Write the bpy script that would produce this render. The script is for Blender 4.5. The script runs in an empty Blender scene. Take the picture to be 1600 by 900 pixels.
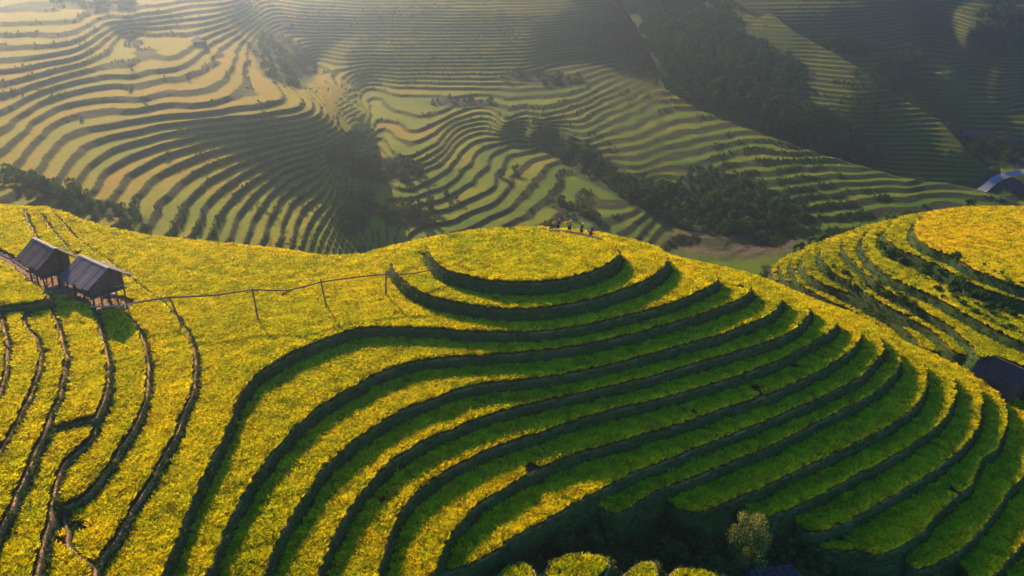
import bpy, bmesh, math, random
import numpy as np
from mathutils import Vector, Matrix, noise as mnoise
random.seed(7); np.random.seed(7)
scene = bpy.context.scene
COL = scene.collection
R = math.radians

# ------------------------------------------------------------------ camera, world, sun, exposure
CAM_H, PITCH, FPX = 46.0, R(23.0), 1386.0
cam = bpy.data.cameras.new('camera'); camo = bpy.data.objects.new('camera', cam); COL.objects.link(camo)
camo.location = (0, 0, CAM_H); camo.rotation_euler = (R(90) - PITCH, 0, 0)
cam.sensor_width = 36.0; cam.lens = FPX / 1600.0 * 36.0; cam.clip_start = 0.5; cam.clip_end = 6000
scene.camera = camo
SUN_EL, SUN_AZ = R(23.8), R(-27.0)          # azimuth measured from +Y towards +X
world = bpy.data.worlds.new('World'); scene.world = world; world.use_nodes = True
nt = world.node_tree; nt.nodes.clear()
wo = nt.nodes.new('ShaderNodeOutputWorld'); bg = nt.nodes.new('ShaderNodeBackground'); sk = nt.nodes.new('ShaderNodeTexSky')
sk.sky_type = 'NISHITA'; sk.sun_disc = False; sk.sun_elevation = SUN_EL; sk.sun_rotation = SUN_AZ
sk.altitude = 2500; sk.air_density = 1.0; sk.dust_density = 0.4; sk.ozone_density = 6.0
bg.inputs['Strength'].default_value = 0.10
hs = nt.nodes.new('ShaderNodeHueSaturation'); hs.inputs['Saturation'].default_value = 1.2
nt.links.new(sk.outputs[0], hs.inputs['Color']); nt.links.new(hs.outputs[0], bg.inputs[0]); nt.links.new(bg.outputs[0], wo.inputs[0])
sl = bpy.data.lights.new('sun', 'SUN'); sl.energy = 5.0; sl.angle = R(0.55); sl.color = (1.0, 0.65, 0.30)
so = bpy.data.objects.new('sun', sl); COL.objects.link(so)
sdir = Vector((math.sin(SUN_AZ) * math.cos(SUN_EL), math.cos(SUN_AZ) * math.cos(SUN_EL), math.sin(SUN_EL)))
so.rotation_euler = (-sdir).to_track_quat('-Z', 'Y').to_euler(); so.location = sdir * 300
scene.view_settings.view_transform = 'Standard'; scene.view_settings.look = 'None'
scene.view_settings.exposure = 1.88; scene.view_settings.gamma = 1.0
scene.render.engine = 'CYCLES'
cy = scene.cycles
cy.use_denoising = True; cy.denoiser = 'OPENIMAGEDENOISE'; cy.denoising_input_passes = 'RGB_ALBEDO_NORMAL'
cy.max_bounces = 5; cy.diffuse_bounces = 2; cy.glossy_bounces = 1; cy.transmission_bounces = 3; cy.volume_bounces = 0
cy.transparent_max_bounces = 4; cy.use_light_tree = False; cy.caustics_reflective = False; cy.caustics_refractive = False

# ------------------------------------------------------------------ projection of the photograph's pixels onto real planes
CP, SP = math.cos(PITCH), math.sin(PITCH)
def dirs(u, v):
    cx = (np.asarray(u, float) - 800) / FPX; cyy = (450 - np.asarray(v, float)) / FPX
    return cx, CP + cyy * SP, -SP + cyy * CP
def to_z(u, v, z):
    dx, dy, dz = dirs(u, v); t = (z - CAM_H) / dz
    return dx * t, dy * t
def to_y(u, v, y):
    dx, dy, dz = dirs(u, v); t = y / dy
    return Vector((float(dx * t), float(y), float(CAM_H + dz * t)))

# ------------------------------------------------------------------ small helpers
def tag(o, label=None, cat=None, group=None, kind=None):
    if label: o['label'] = label
    if cat: o['category'] = cat
    if group: o['group'] = group
    if kind: o['kind'] = kind
    return o
def empty(name, loc=(0, 0, 0), rz=0.0, parent=None):
    o = bpy.data.objects.new(name, None); COL.objects.link(o); o.location = loc; o.rotation_euler = (0, 0, rz)
    o.empty_display_size = 0.5
    if parent: o.parent = parent
    return o
def mesh_obj(name, verts, faces, mats, parent=None, smooth=False, link=True):
    me = bpy.data.meshes.new(name)
    if isinstance(verts, np.ndarray) and isinstance(faces, np.ndarray):
        n, m, k = len(verts), len(faces), faces.shape[1]
        me.vertices.add(n); me.vertices.foreach_set('co', verts.astype(np.float32).ravel())
        me.loops.add(m * k); me.loops.foreach_set('vertex_index', faces.astype(np.int32).ravel())
        me.polygons.add(m); me.polygons.foreach_set('loop_start', np.arange(0, m * k, k, dtype=np.int32))
        me.polygons.foreach_set('loop_total', np.full(m, k, dtype=np.int32))
        me.update(calc_edges=True)
    else:
        me.from_pydata([tuple(v) for v in verts], [], [tuple(f) for f in faces]); me.update()
    if smooth: me.polygons.foreach_set('use_smooth', np.ones(len(me.polygons), dtype=bool))
    for m_ in (mats if isinstance(mats, (list, tuple)) else [mats]): me.materials.append(m_)
    o = bpy.data.objects.new(name, me)
    if link: COL.objects.link(o)
    if parent: o.parent = parent
    return o
def fattr(o, name, arr, dom='POINT'):
    a = o.data.attributes.new(name, 'FLOAT', dom); a.data.foreach_set('value', np.asarray(arr, np.float32))
class NT:
    def __init__(s, name):
        s.m = bpy.data.materials.new(name); s.m.use_nodes = True; s.t = s.m.node_tree; s.t.nodes.clear()
        s.out = s.n('ShaderNodeOutputMaterial')
    def n(s, typ, **kw):
        nd = s.t.nodes.new(typ)
        for k, v in kw.items(): setattr(nd, k, v)
        return nd
    def put(s, sock, val):
        if hasattr(val, 'node') or hasattr(val, 'is_linked'): s.t.links.new(val, sock)
        else: sock.default_value = val
    def noise(s, scale, detail=4, vec=None, rough=0.55, dist=0.0):
        nd = s.n('ShaderNodeTexNoise'); nd.inputs['Scale'].default_value = scale; nd.inputs['Detail'].default_value = detail
        nd.inputs['Roughness'].default_value = rough; nd.inputs['Distortion'].default_value = dist
        if vec is None: vec = s.pos()
        s.t.links.new(vec, nd.inputs['Vector']); return nd.outputs[0]
    def pos(s): return s.n('ShaderNodeNewGeometry').outputs['Position']
    def obj(s): return s.n('ShaderNodeTexCoord').outputs['Object']
    def attr(s, name): 
        nd = s.n('ShaderNodeAttribute'); nd.attribute_name = name; return nd.outputs['Fac']
    def ramp(s, fac, stops, interp='LINEAR'):
        nd = s.n('ShaderNodeValToRGB'); cr = nd.color_ramp; cr.interpolation = interp
        while len(cr.elements) > len(stops): cr.elements.remove(cr.elements[-1])
        while len(cr.elements) < len(stops): cr.elements.new(0.5)
        for e, (p, c) in zip(cr.elements, stops):
            e.position = p; e.color = (c[0], c[1], c[2], 1) if not isinstance(c, (int, float)) else (c, c, c, 1)
        s.t.links.new(fac, nd.inputs[0]); return nd.outputs[0]
    def mix(s, fac, a, b, mode='MIX'):
        nd = s.n('ShaderNodeMix', data_type='RGBA', blend_type=mode)
        s.put(nd.inputs[0], fac)
        s.put(nd.inputs[6], a if not isinstance(a, tuple) else (*a, 1)); s.put(nd.inputs[7], b if not isinstance(b, tuple) else (*b, 1))
        return nd.outputs[2]
    def math(s, op, a, b=0.0, clamp=False):
        nd = s.n('ShaderNodeMath', operation=op, use_clamp=clamp); s.put(nd.inputs[0], a); s.put(nd.inputs[1], b); return nd.outputs[0]
    def bsdf(s, col, rough=0.8, spec=0.25, bump=None, bstr=0.5, bdist=0.05, metal=0.0):
        b = s.n('ShaderNodeBsdfPrincipled'); s.put(b.inputs['Base Color'], col if not isinstance(col, tuple) else (*col, 1))
        s.put(b.inputs['Roughness'], rough); b.inputs['Specular IOR Level'].default_value = spec; b.inputs['Metallic'].default_value = metal
        if bump is not None:
            bn = s.n('ShaderNodeBump'); bn.inputs['Strength'].default_value = bstr; bn.inputs['Distance'].default_value = bdist
            s.t.links.new(bump, bn.inputs['Height']); s.t.links.new(bn.outputs[0], b.inputs['Normal'])
        return b.outputs[0]
    def leaf(s, col, trans=0.45, rough=0.6, spec=0.2, warm=None):
        b = s.bsdf(col, rough, spec); t = s.n('ShaderNodeBsdfTranslucent')
        s.put(t.inputs[0], warm if warm is not None else (col if not isinstance(col, tuple) else (*col, 1)))
        mx = s.n('ShaderNodeMixShader'); mx.inputs[0].default_value = trans
        s.t.links.new(b, mx.inputs[1]); s.t.links.new(t.outputs[0], mx.inputs[2]); return mx.outputs[0]
    def done(s, sh): s.t.links.new(sh, s.out.inputs[0]); return s.m

# ------------------------------------------------------------------ materials
def m_bank():
    n = NT('grassy_bank'); p = n.pos()
    a = n.noise(1.1, 5, p); b = n.noise(7.0, 4, p); c = n.noise(0.25, 3, p)
    col = n.ramp(b, [(0.3, (0.012, 0.040, 0.008)), (0.55, (0.026, 0.072, 0.012)), (0.8, (0.05, 0.105, 0.018))])
    col = n.mix(n.ramp(a, [(0.5, 0.0), (0.68, 0.75)]), col, (0.075, 0.045, 0.024))
    lip = n.attr('lip')                                      # bare trodden soil along the lip of each terrace
    col = n.mix(n.math('MULTIPLY', n.ramp(lip, [(0.0, 0.0), (0.80, 0.0), (0.95, 1.0)]), n.ramp(c, [(0.4, 0.35), (0.6, 1.0)])), col, (0.22, 0.125, 0.055))
    return n.done(n.bsdf(col, 0.95, 0.1, n.noise(5, 6, p, 0.7), 0.9, 0.25))
def m_soil():
    n = NT('paddy_soil'); p = n.pos()
    lip = n.attr('lip')
    col = n.ramp(n.noise(3.0, 5, p), [(0.3, (0.03, 0.028, 0.010)), (0.7, (0.07, 0.055, 0.020))])
    tan = n.ramp(n.noise(6.0, 4, p), [(0.3, (0.26, 0.14, 0.06)), (0.7, (0.46, 0.27, 0.13))])
    col = n.mix(n.math('MULTIPLY', n.ramp(lip, [(0.0, 0.0), (0.42, 0.0), (0.52, 1.0)]), n.ramp(n.noise(0.9, 5, p, 0.7), [(0.38, 0.15), (0.52, 1.0)])), col, tan)
    return n.done(n.bsdf(col, 0.95, 0.1, n.noise(8, 5, p), 0.6, 0.1))
def m_hill():
    n = NT('scrubby_hillside'); p = n.pos()
    col = n.ramp(n.noise(1.5, 6, p), [(0.3, (0.012, 0.028, 0.008)), (0.5, (0.03, 0.05, 0.014)), (0.7, (0.07, 0.045, 0.025))])
    return n.done(n.bsdf(col, 0.95, 0.1, n.noise(4, 6, p), 0.9, 0.3))
def m_rice(name, shift=-0.03):
    n = NT(name)
    h = n.attr('h')                                                     # height up the plant
    r = n.n('ShaderNodeObjectInfo').outputs['Random']
    p = n.pos()
    big = n.noise(0.045, 3, p); mid = n.noise(0.35, 3, p)
    f = n.math('ADD', n.math('MULTIPLY', big, 0.55), n.math('MULTIPLY', mid, 0.45))
    f = n.math('ADD', f, n.math('MULTIPLY', n.math('SUBTRACT', r, 0.5), 0.42))
    ton = n.n('ShaderNodeAttribute'); ton.attribute_type = 'INSTANCER'; ton.attribute_name = 'ton'
    f = n.math('ADD', n.math('ADD', f, ton.outputs['Fac']), shift)
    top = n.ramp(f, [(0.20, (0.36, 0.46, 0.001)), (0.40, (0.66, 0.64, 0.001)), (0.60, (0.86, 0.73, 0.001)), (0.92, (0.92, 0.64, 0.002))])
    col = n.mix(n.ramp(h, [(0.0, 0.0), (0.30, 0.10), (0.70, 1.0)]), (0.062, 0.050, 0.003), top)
    r2 = n.math('FRACT', n.math('MULTIPLY', r, 17.31))
    col = n.mix(1.0, col, n.ramp(r2, [(0.0, (0.30, 0.27, 0.22)), (0.22, (0.62, 0.60, 0.5)), (0.55, (1.0, 1.0, 1.0)), (1.0, (1.12, 1.12, 1.1))]), 'MULTIPLY')
    return n.done(n.leaf(col, 0.55, 0.85, 0.03))
def m_grass():
    n = NT('bank_grass')
    h = n.attr('h'); r = n.n('ShaderNodeObjectInfo').outputs['Random']
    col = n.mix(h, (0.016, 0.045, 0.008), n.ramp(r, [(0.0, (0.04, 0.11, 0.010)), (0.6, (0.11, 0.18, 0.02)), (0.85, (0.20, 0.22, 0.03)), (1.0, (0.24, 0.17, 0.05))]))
    return n.done(n.leaf(col, 0.3, 0.7, 0.1))
def m_far():
    """Far terraces: ripe and unripe plots on the treads, grassy banks between them."""
    n = NT('far_terraces'); p = n.pos()
    lev = n.attr('lev'); bank = n.attr('bank'); wild = n.attr('wild'); gold = n.attr('gold')
    cmb = n.n('ShaderNodeCombineXYZ'); n.t.links.new(lev, cmb.inputs[2])
    sc = n.n('ShaderNodeVectorMath', operation='MULTIPLY_ADD'); n.t.links.new(p, sc.inputs[0])
    sc.inputs[1].default_value = (0.012, 0.012, 0.0); n.t.links.new(cmb.outputs[0], sc.inputs[2])
    plot = n.noise(1.0, 3, sc.outputs[0], 0.6)
    f = n.math('ADD', n.math('MULTIPLY', plot, 0.72), n.math('MULTIPLY', n.noise(0.28, 7, p, 0.8), 0.28))
    f = n.math('ADD', f, gold)
    tread = n.ramp(f, [(0.32, (0.035, 0.11, 0.002)), (0.46, (0.10, 0.17, 0.001)), (0.60, (0.22, 0.23, 0.001)), (0.80, (0.34, 0.21, 0.004))])
    tread = n.mix(0.75, tread, n.ramp(n.noise(1.1, 6, p, 0.85), [(0.32, (0.22, 0.34, 0.2)), (0.62, (1.0, 1.0, 1.0))]), 'MULTIPLY')
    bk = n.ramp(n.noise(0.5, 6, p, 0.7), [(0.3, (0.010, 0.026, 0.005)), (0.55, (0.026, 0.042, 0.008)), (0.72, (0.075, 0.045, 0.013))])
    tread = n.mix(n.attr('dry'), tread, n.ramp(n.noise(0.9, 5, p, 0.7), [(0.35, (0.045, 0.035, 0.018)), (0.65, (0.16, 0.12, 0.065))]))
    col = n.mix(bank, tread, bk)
    wl = n.ramp(n.noise(0.22, 7, p, 0.75), [(0.3, (0.006, 0.022, 0.008)), (0.6, (0.016, 0.045, 0.014)), (0.75, (0.04, 0.07, 0.02))])
    col = n.mix(wild, col, wl)
    return n.done(n.bsdf(col, 0.95, 0.1, n.noise(0.8, 7, p, 0.75), 0.8, 1.0))
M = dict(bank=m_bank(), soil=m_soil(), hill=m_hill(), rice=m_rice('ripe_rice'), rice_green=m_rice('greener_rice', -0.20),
         rice_gold=m_rice('golden_rice', 0.11), grass=m_grass(), far=m_far())

# ------------------------------------------------------------------ traced terrace lips of the near hill
def smooth_px(pts, step=6.0):
    P = np.array(pts, float); out = []
    n = len(P)
    for i in range(n - 1):
        p0 = P[max(i - 1, 0)]; p1 = P[i]; p2 = P[i + 1]; p3 = P[min(i + 2, n - 1)]
        L = np.hypot(*(p2 - p1)); k = max(1, int(L / step))
        a = p1 - (p2 - p0) * 0; m1 = (p2 - p0) * 0.5; m2 = (p3 - p1) * 0.5
        l1 = np.hypot(*(p1 - p0)) + 1e-6; l3 = np.hypot(*(p3 - p2)) + 1e-6
        m1 = (p2 - p0) * (L / (L + l1)) if i > 0 else (p2 - p1); m2 = (p3 - p1) * (L / (L + l3)) if i < n - 2 else (p2 - p1)
        for j in range(k):
            t = j / k; t2 = t * t; t3 = t2 * t
            out.append((2 * t3 - 3 * t2 + 1) * p1 + (t3 - 2 * t2 + t) * m1 + (-2 * t3 + 3 * t2) * p2 + (t3 - t2) * m2)
    out.append(P[-1]); return np.array(out)
SIL = np.array([(-400, 296), (0, 312), (60, 325), (130, 345), (250, 364), (400, 378), (500, 392), (535, 401), (560, 396), (600, 380), (662, 366), (725, 355),
                (787, 352), (850, 355), (912, 362), (944, 367), (1006, 380), (1060, 395), (1131, 411), (1184, 424), (1238, 447), (1309, 475),
                (1344, 486), (1380, 511), (1433, 536), (1469, 550), (1522, 575), (1558, 593), (1600, 615), (1700, 665), (1900, 770)], float)
def sil(u): return float(np.interp(u, SIL[:, 0], SIL[:, 1]))
def back(tip, u_end=560, off=11, first=True):
    """from the tip of a lip round the back of the mound"""
    pts = []; u = tip[0]
    if first: pts.append((u - 9, tip[1] - 8)); u -= 28
    pts.append((u, min(sil(u) + off + 5, tip[1] - 12))); u -= 40
    while u > u_end: pts.append((u, sil(u) + off)); u -= 55
    pts.append((u_end, sil(u_end) + off)); return pts
LEFT_FAR = [(-150, 330), (-420, 330)]
OFF_LEFT = [(-620, 500), (-700, 1100)]
Z = {0: 0.0, 1: -2.0, 2: -3.8}
for k_ in range(3, 17): Z[k_] = -3.8 - 1.6 * (k_ - 2)
U = {2: [(620, 402), (570, 424), (500, 438), (400, 442), (300, 427), (220, 398), (150, 366), (110, 338), (60, 325)] + LEFT_FAR,
     3: [(590, 400), (530, 418), (450, 427), (370, 424), (280, 402), (200, 372), (140, 352), (90, 333)] + LEFT_FAR,
     4: [(560, 402), (530, 406), (470, 412), (400, 411), (310, 396), (240, 375), (180, 360), (120, 345)] + LEFT_FAR,
     5: [(550, 401), (500, 401), (450, 400), (380, 396), (300, 382), (230, 370), (150, 355), (90, 338)] + LEFT_FAR}
sl_left = [(u_, sil(u_) + 9) for u_ in (530, 480, 400, 300, 200, 100, 0)] + LEFT_FAR
lipC = {}
lipC[0] = [(668, 392), (671, 399), (678, 408), (687, 418), (705, 427), (736, 435), (771, 441), (816, 443), (860, 441), (900, 434), (936, 422), (958, 410), (967, 400),
           (967, 391), (960, 381), (940, 371), (900, 361.5), (860, 358), (830, 358.5), (787, 360), (735, 364), (695, 372), (674, 382), (668, 392)]
lipC[1] = [(612, 413), (616, 422), (625, 435), (643, 451), (669, 464), (705, 473), (749, 481), (794, 485), (838, 484), (882, 478), (927, 469), (971, 456), (1007, 442),
           (1033, 424), (1043, 409), (1041, 398), (1030, 391), (1000, 381), (950, 369), (900, 362), (820, 361), (750, 365), (690, 374), (640, 388), (618, 400), (612, 413)]
lipC[2] = [(235, 960), (252, 900), (257, 887), (270, 857), (285, 822), (300, 782), (315, 750), (335, 710), (350, 681), (360, 657), (365, 637), (380, 612), (400, 588), (415, 577),
           (450, 557), (487, 540), (525, 526), (550, 517), (575, 514), (625, 513), (675, 515), (725, 519), (800, 520), (850, 518), (900, 512), (950, 501), (1000, 489),
           (1050, 475), (1088, 459), (1113, 446), (1124, 435)]
lipC[3] = [(305, 960), (325, 900), (332, 882), (342, 855), (355, 822), (375, 785), (400, 745), (432, 702), (450, 682), (475, 657), (500, 637), (525, 622), (555, 605), (587, 587),
           (625, 572), (662, 564), (700, 560), (750, 557), (800, 553), (875, 546), (950, 532), (1000, 520), (1050, 506), (1100, 491), (1137, 477), (1163, 464), (1176, 452)]
lipC[4] = [(405, 960), (414, 900), (422, 875), (432, 847), (447, 822), (465, 792), (485, 762), (507, 732), (538, 704), (572, 678), (607, 655), (637, 640), (675, 625), (712, 611),
           (750, 602), (800, 597), (875, 587), (925, 577), (975, 566), (1025, 552), (1075, 538), (1125, 525), (1165, 510), (1200, 495), (1215, 482), (1222, 470), (1222, 464)]
lipC[5] = [(485, 960), (499, 895), (507, 872), (520, 842), (535, 815), (555, 782), (575, 760), (607, 726), (640, 703), (677, 685), (712, 670), (750, 655), (800, 639), (850, 627),
           (900, 617), (950, 605), (1000, 594), (1050, 580), (1100, 565), (1150, 551), (1200, 536), (1237, 519), (1257, 502), (1266, 487), (1265, 479)]
lipC[6] = [(580, 960), (592, 895), (600, 865), (612, 830), (625, 802), (645, 777), (672, 755), (700, 735), (737, 717), (775, 700), (800, 691), (837, 680), (875, 667), (925, 650),
           (1000, 632), (1050, 620), (1100, 605), (1150, 590), (1200, 572), (1237, 554), (1275, 533), (1297, 520), (1306, 509), (1304, 500)]
lipC[7] = [(645, 960), (675, 897), (687, 877), (692, 855), (705, 835), (722, 815), (745, 792), (775, 772), (800, 757), (837, 737), (875, 720), (912, 707), (950, 697), (987, 686),
           (1025, 675), (1075, 660), (1125, 642), (1175, 626), (1200, 618), (1237, 602), (1275, 584), (1300, 569), (1325, 552), (1338, 537), (1343, 526), (1343, 517)]
lipC[8] = [(665, 960), (680, 915), (695, 897), (725, 887), (750, 875), (775, 861), (800, 842), (825, 830), (862, 810), (900, 787), (937, 767), (975, 747), (1012, 731), (1050, 717),
           (1087, 702), (1125, 687), (1162, 673), (1200, 657), (1237, 642), (1275, 626), (1312, 607), (1345, 590), (1352, 583), (1365, 567), (1380, 547), (1380, 532), (1371, 520)]
lipC[9] = [(925, 778), (932, 790), (945, 801), (962, 805), (980, 797), (1005, 780), (1040, 763), (1075, 751), (1112, 736), (1150, 720), (1200, 700), (1237, 682), (1275, 662), (1312, 644),
           (1350, 625), (1375, 607), (1395, 587), (1405, 570), (1405, 557), (1400, 545)]
lipC[10] = [(1042, 780), (1050, 792), (1070, 801), (1095, 802), (1112, 796), (1150, 781), (1200, 759), (1250, 735), (1300, 712), (1350, 687), (1387, 667), (1420, 645), (1437, 625),
            (1446, 602), (1445, 580), (1435, 560)]
lipC[11] = [(1150, 800), (1155, 812), (1168, 820), (1185, 818), (1200, 811), (1250, 790), (1300, 765), (1350, 737), (1400, 712), (1437, 687), (1470, 660), (1485, 637), (1491, 612), (1489, 595), (1481, 582)]
lipC[12] = [(1236, 806), (1242, 818), (1249, 828), (1264, 833), (1287, 831), (1312, 822), (1350, 802), (1387, 780), (1425, 759), (1462, 735), (1495, 709), (1519, 682), (1530, 652), (1534, 625), (1524, 600)]
lipC[13] = [(1268, 848), (1285, 860), (1312, 861), (1337, 863), (1362, 869), (1387, 867), (1412, 852), (1437, 835), (1462, 807), (1495, 776), (1518, 755), (1523, 738), (1535, 717), (1552, 707),
            (1562, 690), (1570, 665), (1570, 640), (1560, 618)]
lipC[14] = [(1412, 872), (1418, 886), (1430, 891), (1450, 887), (1475, 875), (1500, 860), (1525, 835), (1550, 805), (1575, 771), (1600, 742), (1618, 710), (1625, 675), (1612, 645)]
lipC[15] = [(1525, 925), (1540, 912), (1555, 897), (1575, 875), (1600, 847), (1635, 800), (1665, 750), (1672, 705), (1655, 668)]
lipC[16] = [(1575, 975), (1600, 945), (1640, 895), (1690, 820), (1720, 760), (1715, 710), (1695, 685)]
polys = []      # (level, pixel outline, rice height scale, ramp width, material key)
def poly(z, pts, w=0.5, closed_smooth=True, rice=0.20, key='rice', jit=0.10):
    px = smooth_px(pts); X, Y = to_z(px[:, 0], px[:, 1], z)
    if jit:
        for i in range(len(X)):
            X[i] += jit * mnoise.noise(Vector((X[i] * 0.5, Y[i] * 0.5, z))) * 1.5 + jit * 0.6 * mnoise.noise(Vector((X[i] * 1.7, Y[i] * 1.7, z)))
            Y[i] += jit * mnoise.noise(Vector((X[i] * 0.5 + 50, Y[i] * 0.5, z))) * 1.5 + jit * 0.6 * mnoise.noise(Vector((X[i] * 1.7 + 50, Y[i] * 1.7, z)))
    polys.append((z, np.stack([X, Y], 1), w, rice, key))
poly(Z[0], lipC[0], 0.6, rice=0.30); poly(Z[1], lipC[1], 0.6, rice=0.34)
for k_ in range(2, 9):
    tip = lipC[k_][-1]
    tail = U[k_] if k_ in U else [(560, sil(560) + 9)] + sl_left
    ue = tail[0][0] + 40
    poly(Z[k_], lipC[k_] + back(tip, ue) + tail + OFF_LEFT, 0.45)
for k_ in range(9, 17):
    tip = lipC[k_][-1]; L0 = lipC[k_][0]
    poly(Z[k_], [(900, 560), (L0[0] - 40, L0[1] - 60)] + lipC[k_] + back(tip, 800) + [(800, 430)], 0.45)
# higher plots at the left of the frame
LBACK = [(-150, 350), (-420, 340)]
Lz = {'L1': -2.9, 'L2b': -2.55, 'L2': -2.0, 'L3b': -1.4, 'L3': -0.8, 'L4': -0.3, 'L5': 0.1, 'L6': 0.5, 'A': 0.95}
poly(Lz['L1'], [(140, 960), (152, 892), (162, 875), (190, 835), (212, 795), (237, 755), (262, 712), (281, 675), (290, 645), (303, 620), (307, 595), (309, 567), (305, 547), (300, 530),
      (292, 515), (280, 498), (262, 478), (232, 455), (200, 430), (160, 400), (120, 372), (98, 347), (80, 332)] + LBACK + OFF_LEFT, 0.45, rice=0.72)
poly(Lz['L2b'], [(148, 960), (152, 890), (142, 881), (125, 867), (110, 856), (111, 838), (106, 815), (97, 796), (70, 790), (0, 800), (-700, 900), (-700, 1100)], 0.4, rice=0.72)
poly(Lz['L2'], [(20, 900), (70, 820), (90, 797), (100, 796), (112, 791), (137, 776), (155, 757), (175, 730), (191, 704), (211, 673), (221, 650), (230, 625), (234, 600), (234, 567), (230, 542), (220, 517),
      (207, 500), (192, 485), (175, 462), (150, 435), (110, 390), (85, 362), (70, 342), (58, 328)] + LBACK + OFF_LEFT, 0.4, rice=0.72)
poly(Lz['L3b'], [(48, 960), (60, 897), (70, 855), (80, 820), (87, 782), (95, 750), (105, 725), (128, 705), (150, 682), (152, 660), (130, 620), (100, 600), (0, 620), (-620, 600), (-700, 1100)], 0.4, rice=0.72)
poly(Lz['L3'], [(70, 690), (85, 673), (100, 668), (130, 661), (152, 655), (160, 640), (166, 625), (170, 608), (172, 585), (171, 560), (163, 532), (155, 505), (145, 483), (130, 462), (105, 440), (80, 400),
      (60, 372), (45, 345), (36, 326)] + LBACK + [(-620, 500), (-400, 700)], 0.4, rice=0.72)
poly(Lz['L4'], [(-60, 960), (-20, 880), (0, 836), (12, 815), (30, 775), (47, 737), (60, 705), (73, 675), (85, 645), (97, 620), (102, 595), (104, 572), (107, 560), (102, 545), (95, 515), (86, 496),
      (76, 478), (40, 478), (-60, 490)] + OFF_LEFT, 0.4, rice=0.72)
poly(Lz['L5'], [(-100, 960), (-60, 820), (0, 713), (20, 680), (37, 647), (50, 620), (60, 595), (66, 567), (66, 550), (60, 532), (47, 517), (40, 505), (44, 487), (40, 478), (-60, 490)] + OFF_LEFT, 0.4, rice=0.72)
poly(Lz['L6'], [(-160, 960), (-60, 720), (0, 622), (6, 603), (12, 580), (15, 555), (12, 530), (5, 497), (-1, 480), (-60, 484)] + OFF_LEFT, 0.4, rice=0.72)
poly(Lz['A'], [(-420, 520), (-100, 494), (0, 484), (40, 479), (70, 474), (78, 466), (74, 455), (50, 443), (0, 425), (-60, 415), (-300, 400)], 0.4, rice=0.72)
# little plots at the foot, across the ravine
for zz, pts in ((-14.6, [(770, 960), (772, 908), (785, 890), (805, 881), (825, 882), (838, 893), (842, 915), (845, 960)]),
                (-15.2, [(846, 960), (846, 903), (852, 885), (870, 872), (905, 866), (935, 868), (951, 876), (953, 890), (940, 915), (935, 960)]),
                (-16.4, [(968, 960), (970, 905), (985, 888), (1005, 878), (1022, 878), (1030, 888), (1030, 910), (1030, 960)]),
                (-17.2, [(1040, 960), (1042, 905), (1056, 890), (1080, 888), (1115, 897), (1135, 912), (1150, 960)])):
    poly(zz, pts, 0.5, rice=0.72, key='rice_green')
# the hill on the right
SIL2 = np.array([(1130, 425), (1180, 418), (1240, 390), (1290, 371), (1340, 353), (1400, 337), (1460, 326), (1500, 319), (1600, 318), (1900, 330)], float)
def sil2(u): return float(np.interp(u, SIL2[:, 0], SIL2[:, 1]))
FARR = [(2000, 345), (2150, 520), (2150, 900)]
def rback(u0, off=6): return [(u_, sil2(u_) + off) for u_ in np.arange(u0, 1880, 60)] + FARR
RZ = [-13.5, -15.2, -17.4, -19.0, -20.6, -22.2, -23.8, -25.4, -27.0]
RP = [[(1900, 520), (1700, 478), (1600, 452), (1558, 437), (1522, 423), (1487, 402), (1451, 388), (1430, 371), (1428, 352)],
      [(1900, 560), (1700, 500), (1640, 484), (1586, 469), (1522, 447), (1462, 416), (1425, 400), (1395, 386), (1380, 368)],
      [(1900, 680), (1700, 590), (1640, 556), (1590, 534), (1558, 519), (1504, 491), (1469, 470), (1437, 455), (1401, 440), (1373, 422), (1353, 400), (1346, 380)],
      [(1900, 720), (1700, 620), (1560, 560), (1528, 560), (1521, 546), (1505, 530), (1485, 512), (1450, 492), (1400, 464), (1365, 441), (1337, 415), (1320, 395), (1317, 380)],
      [(1900, 760), (1700, 640), (1560, 570), (1490, 552), (1478, 541), (1458, 521), (1415, 496), (1369, 470), (1335, 449), (1300, 426), (1283, 405), (1283, 392)],
      [(1900, 800), (1700, 660), (1500, 560), (1440, 545), (1424, 527), (1408, 511), (1373, 487), (1340, 470), (1310, 455), (1275, 440), (1253, 419), (1253, 405)],
      [(1900, 840), (1700, 700), (1500, 580), (1430, 550), (1400, 530), (1370, 510), (1330, 487), (1305, 476), (1275, 461), (1248, 444), (1238, 422), (1236, 408)],
      [(1900, 860), (1700, 730), (1500, 600), (1400, 550), (1350, 515), (1310, 490), (1270, 470), (1235, 450), (1222, 430), (1220, 414)],
      [(1900, 880), (1700, 750), (1500, 620), (1400, 560), (1350, 530), (1300, 500), (1250, 470), (1215, 445), (1205, 425), (1204, 418)]]
for i_, (z_, p_) in enumerate(zip(RZ, RP)):
    poly(z_, p_ + rback(p_[-1][0] + 25), 0.9 if i_ < 3 else 0.5, rice=0.22, key='rice_gold' if i_ == 0 else 'rice_green')

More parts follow.
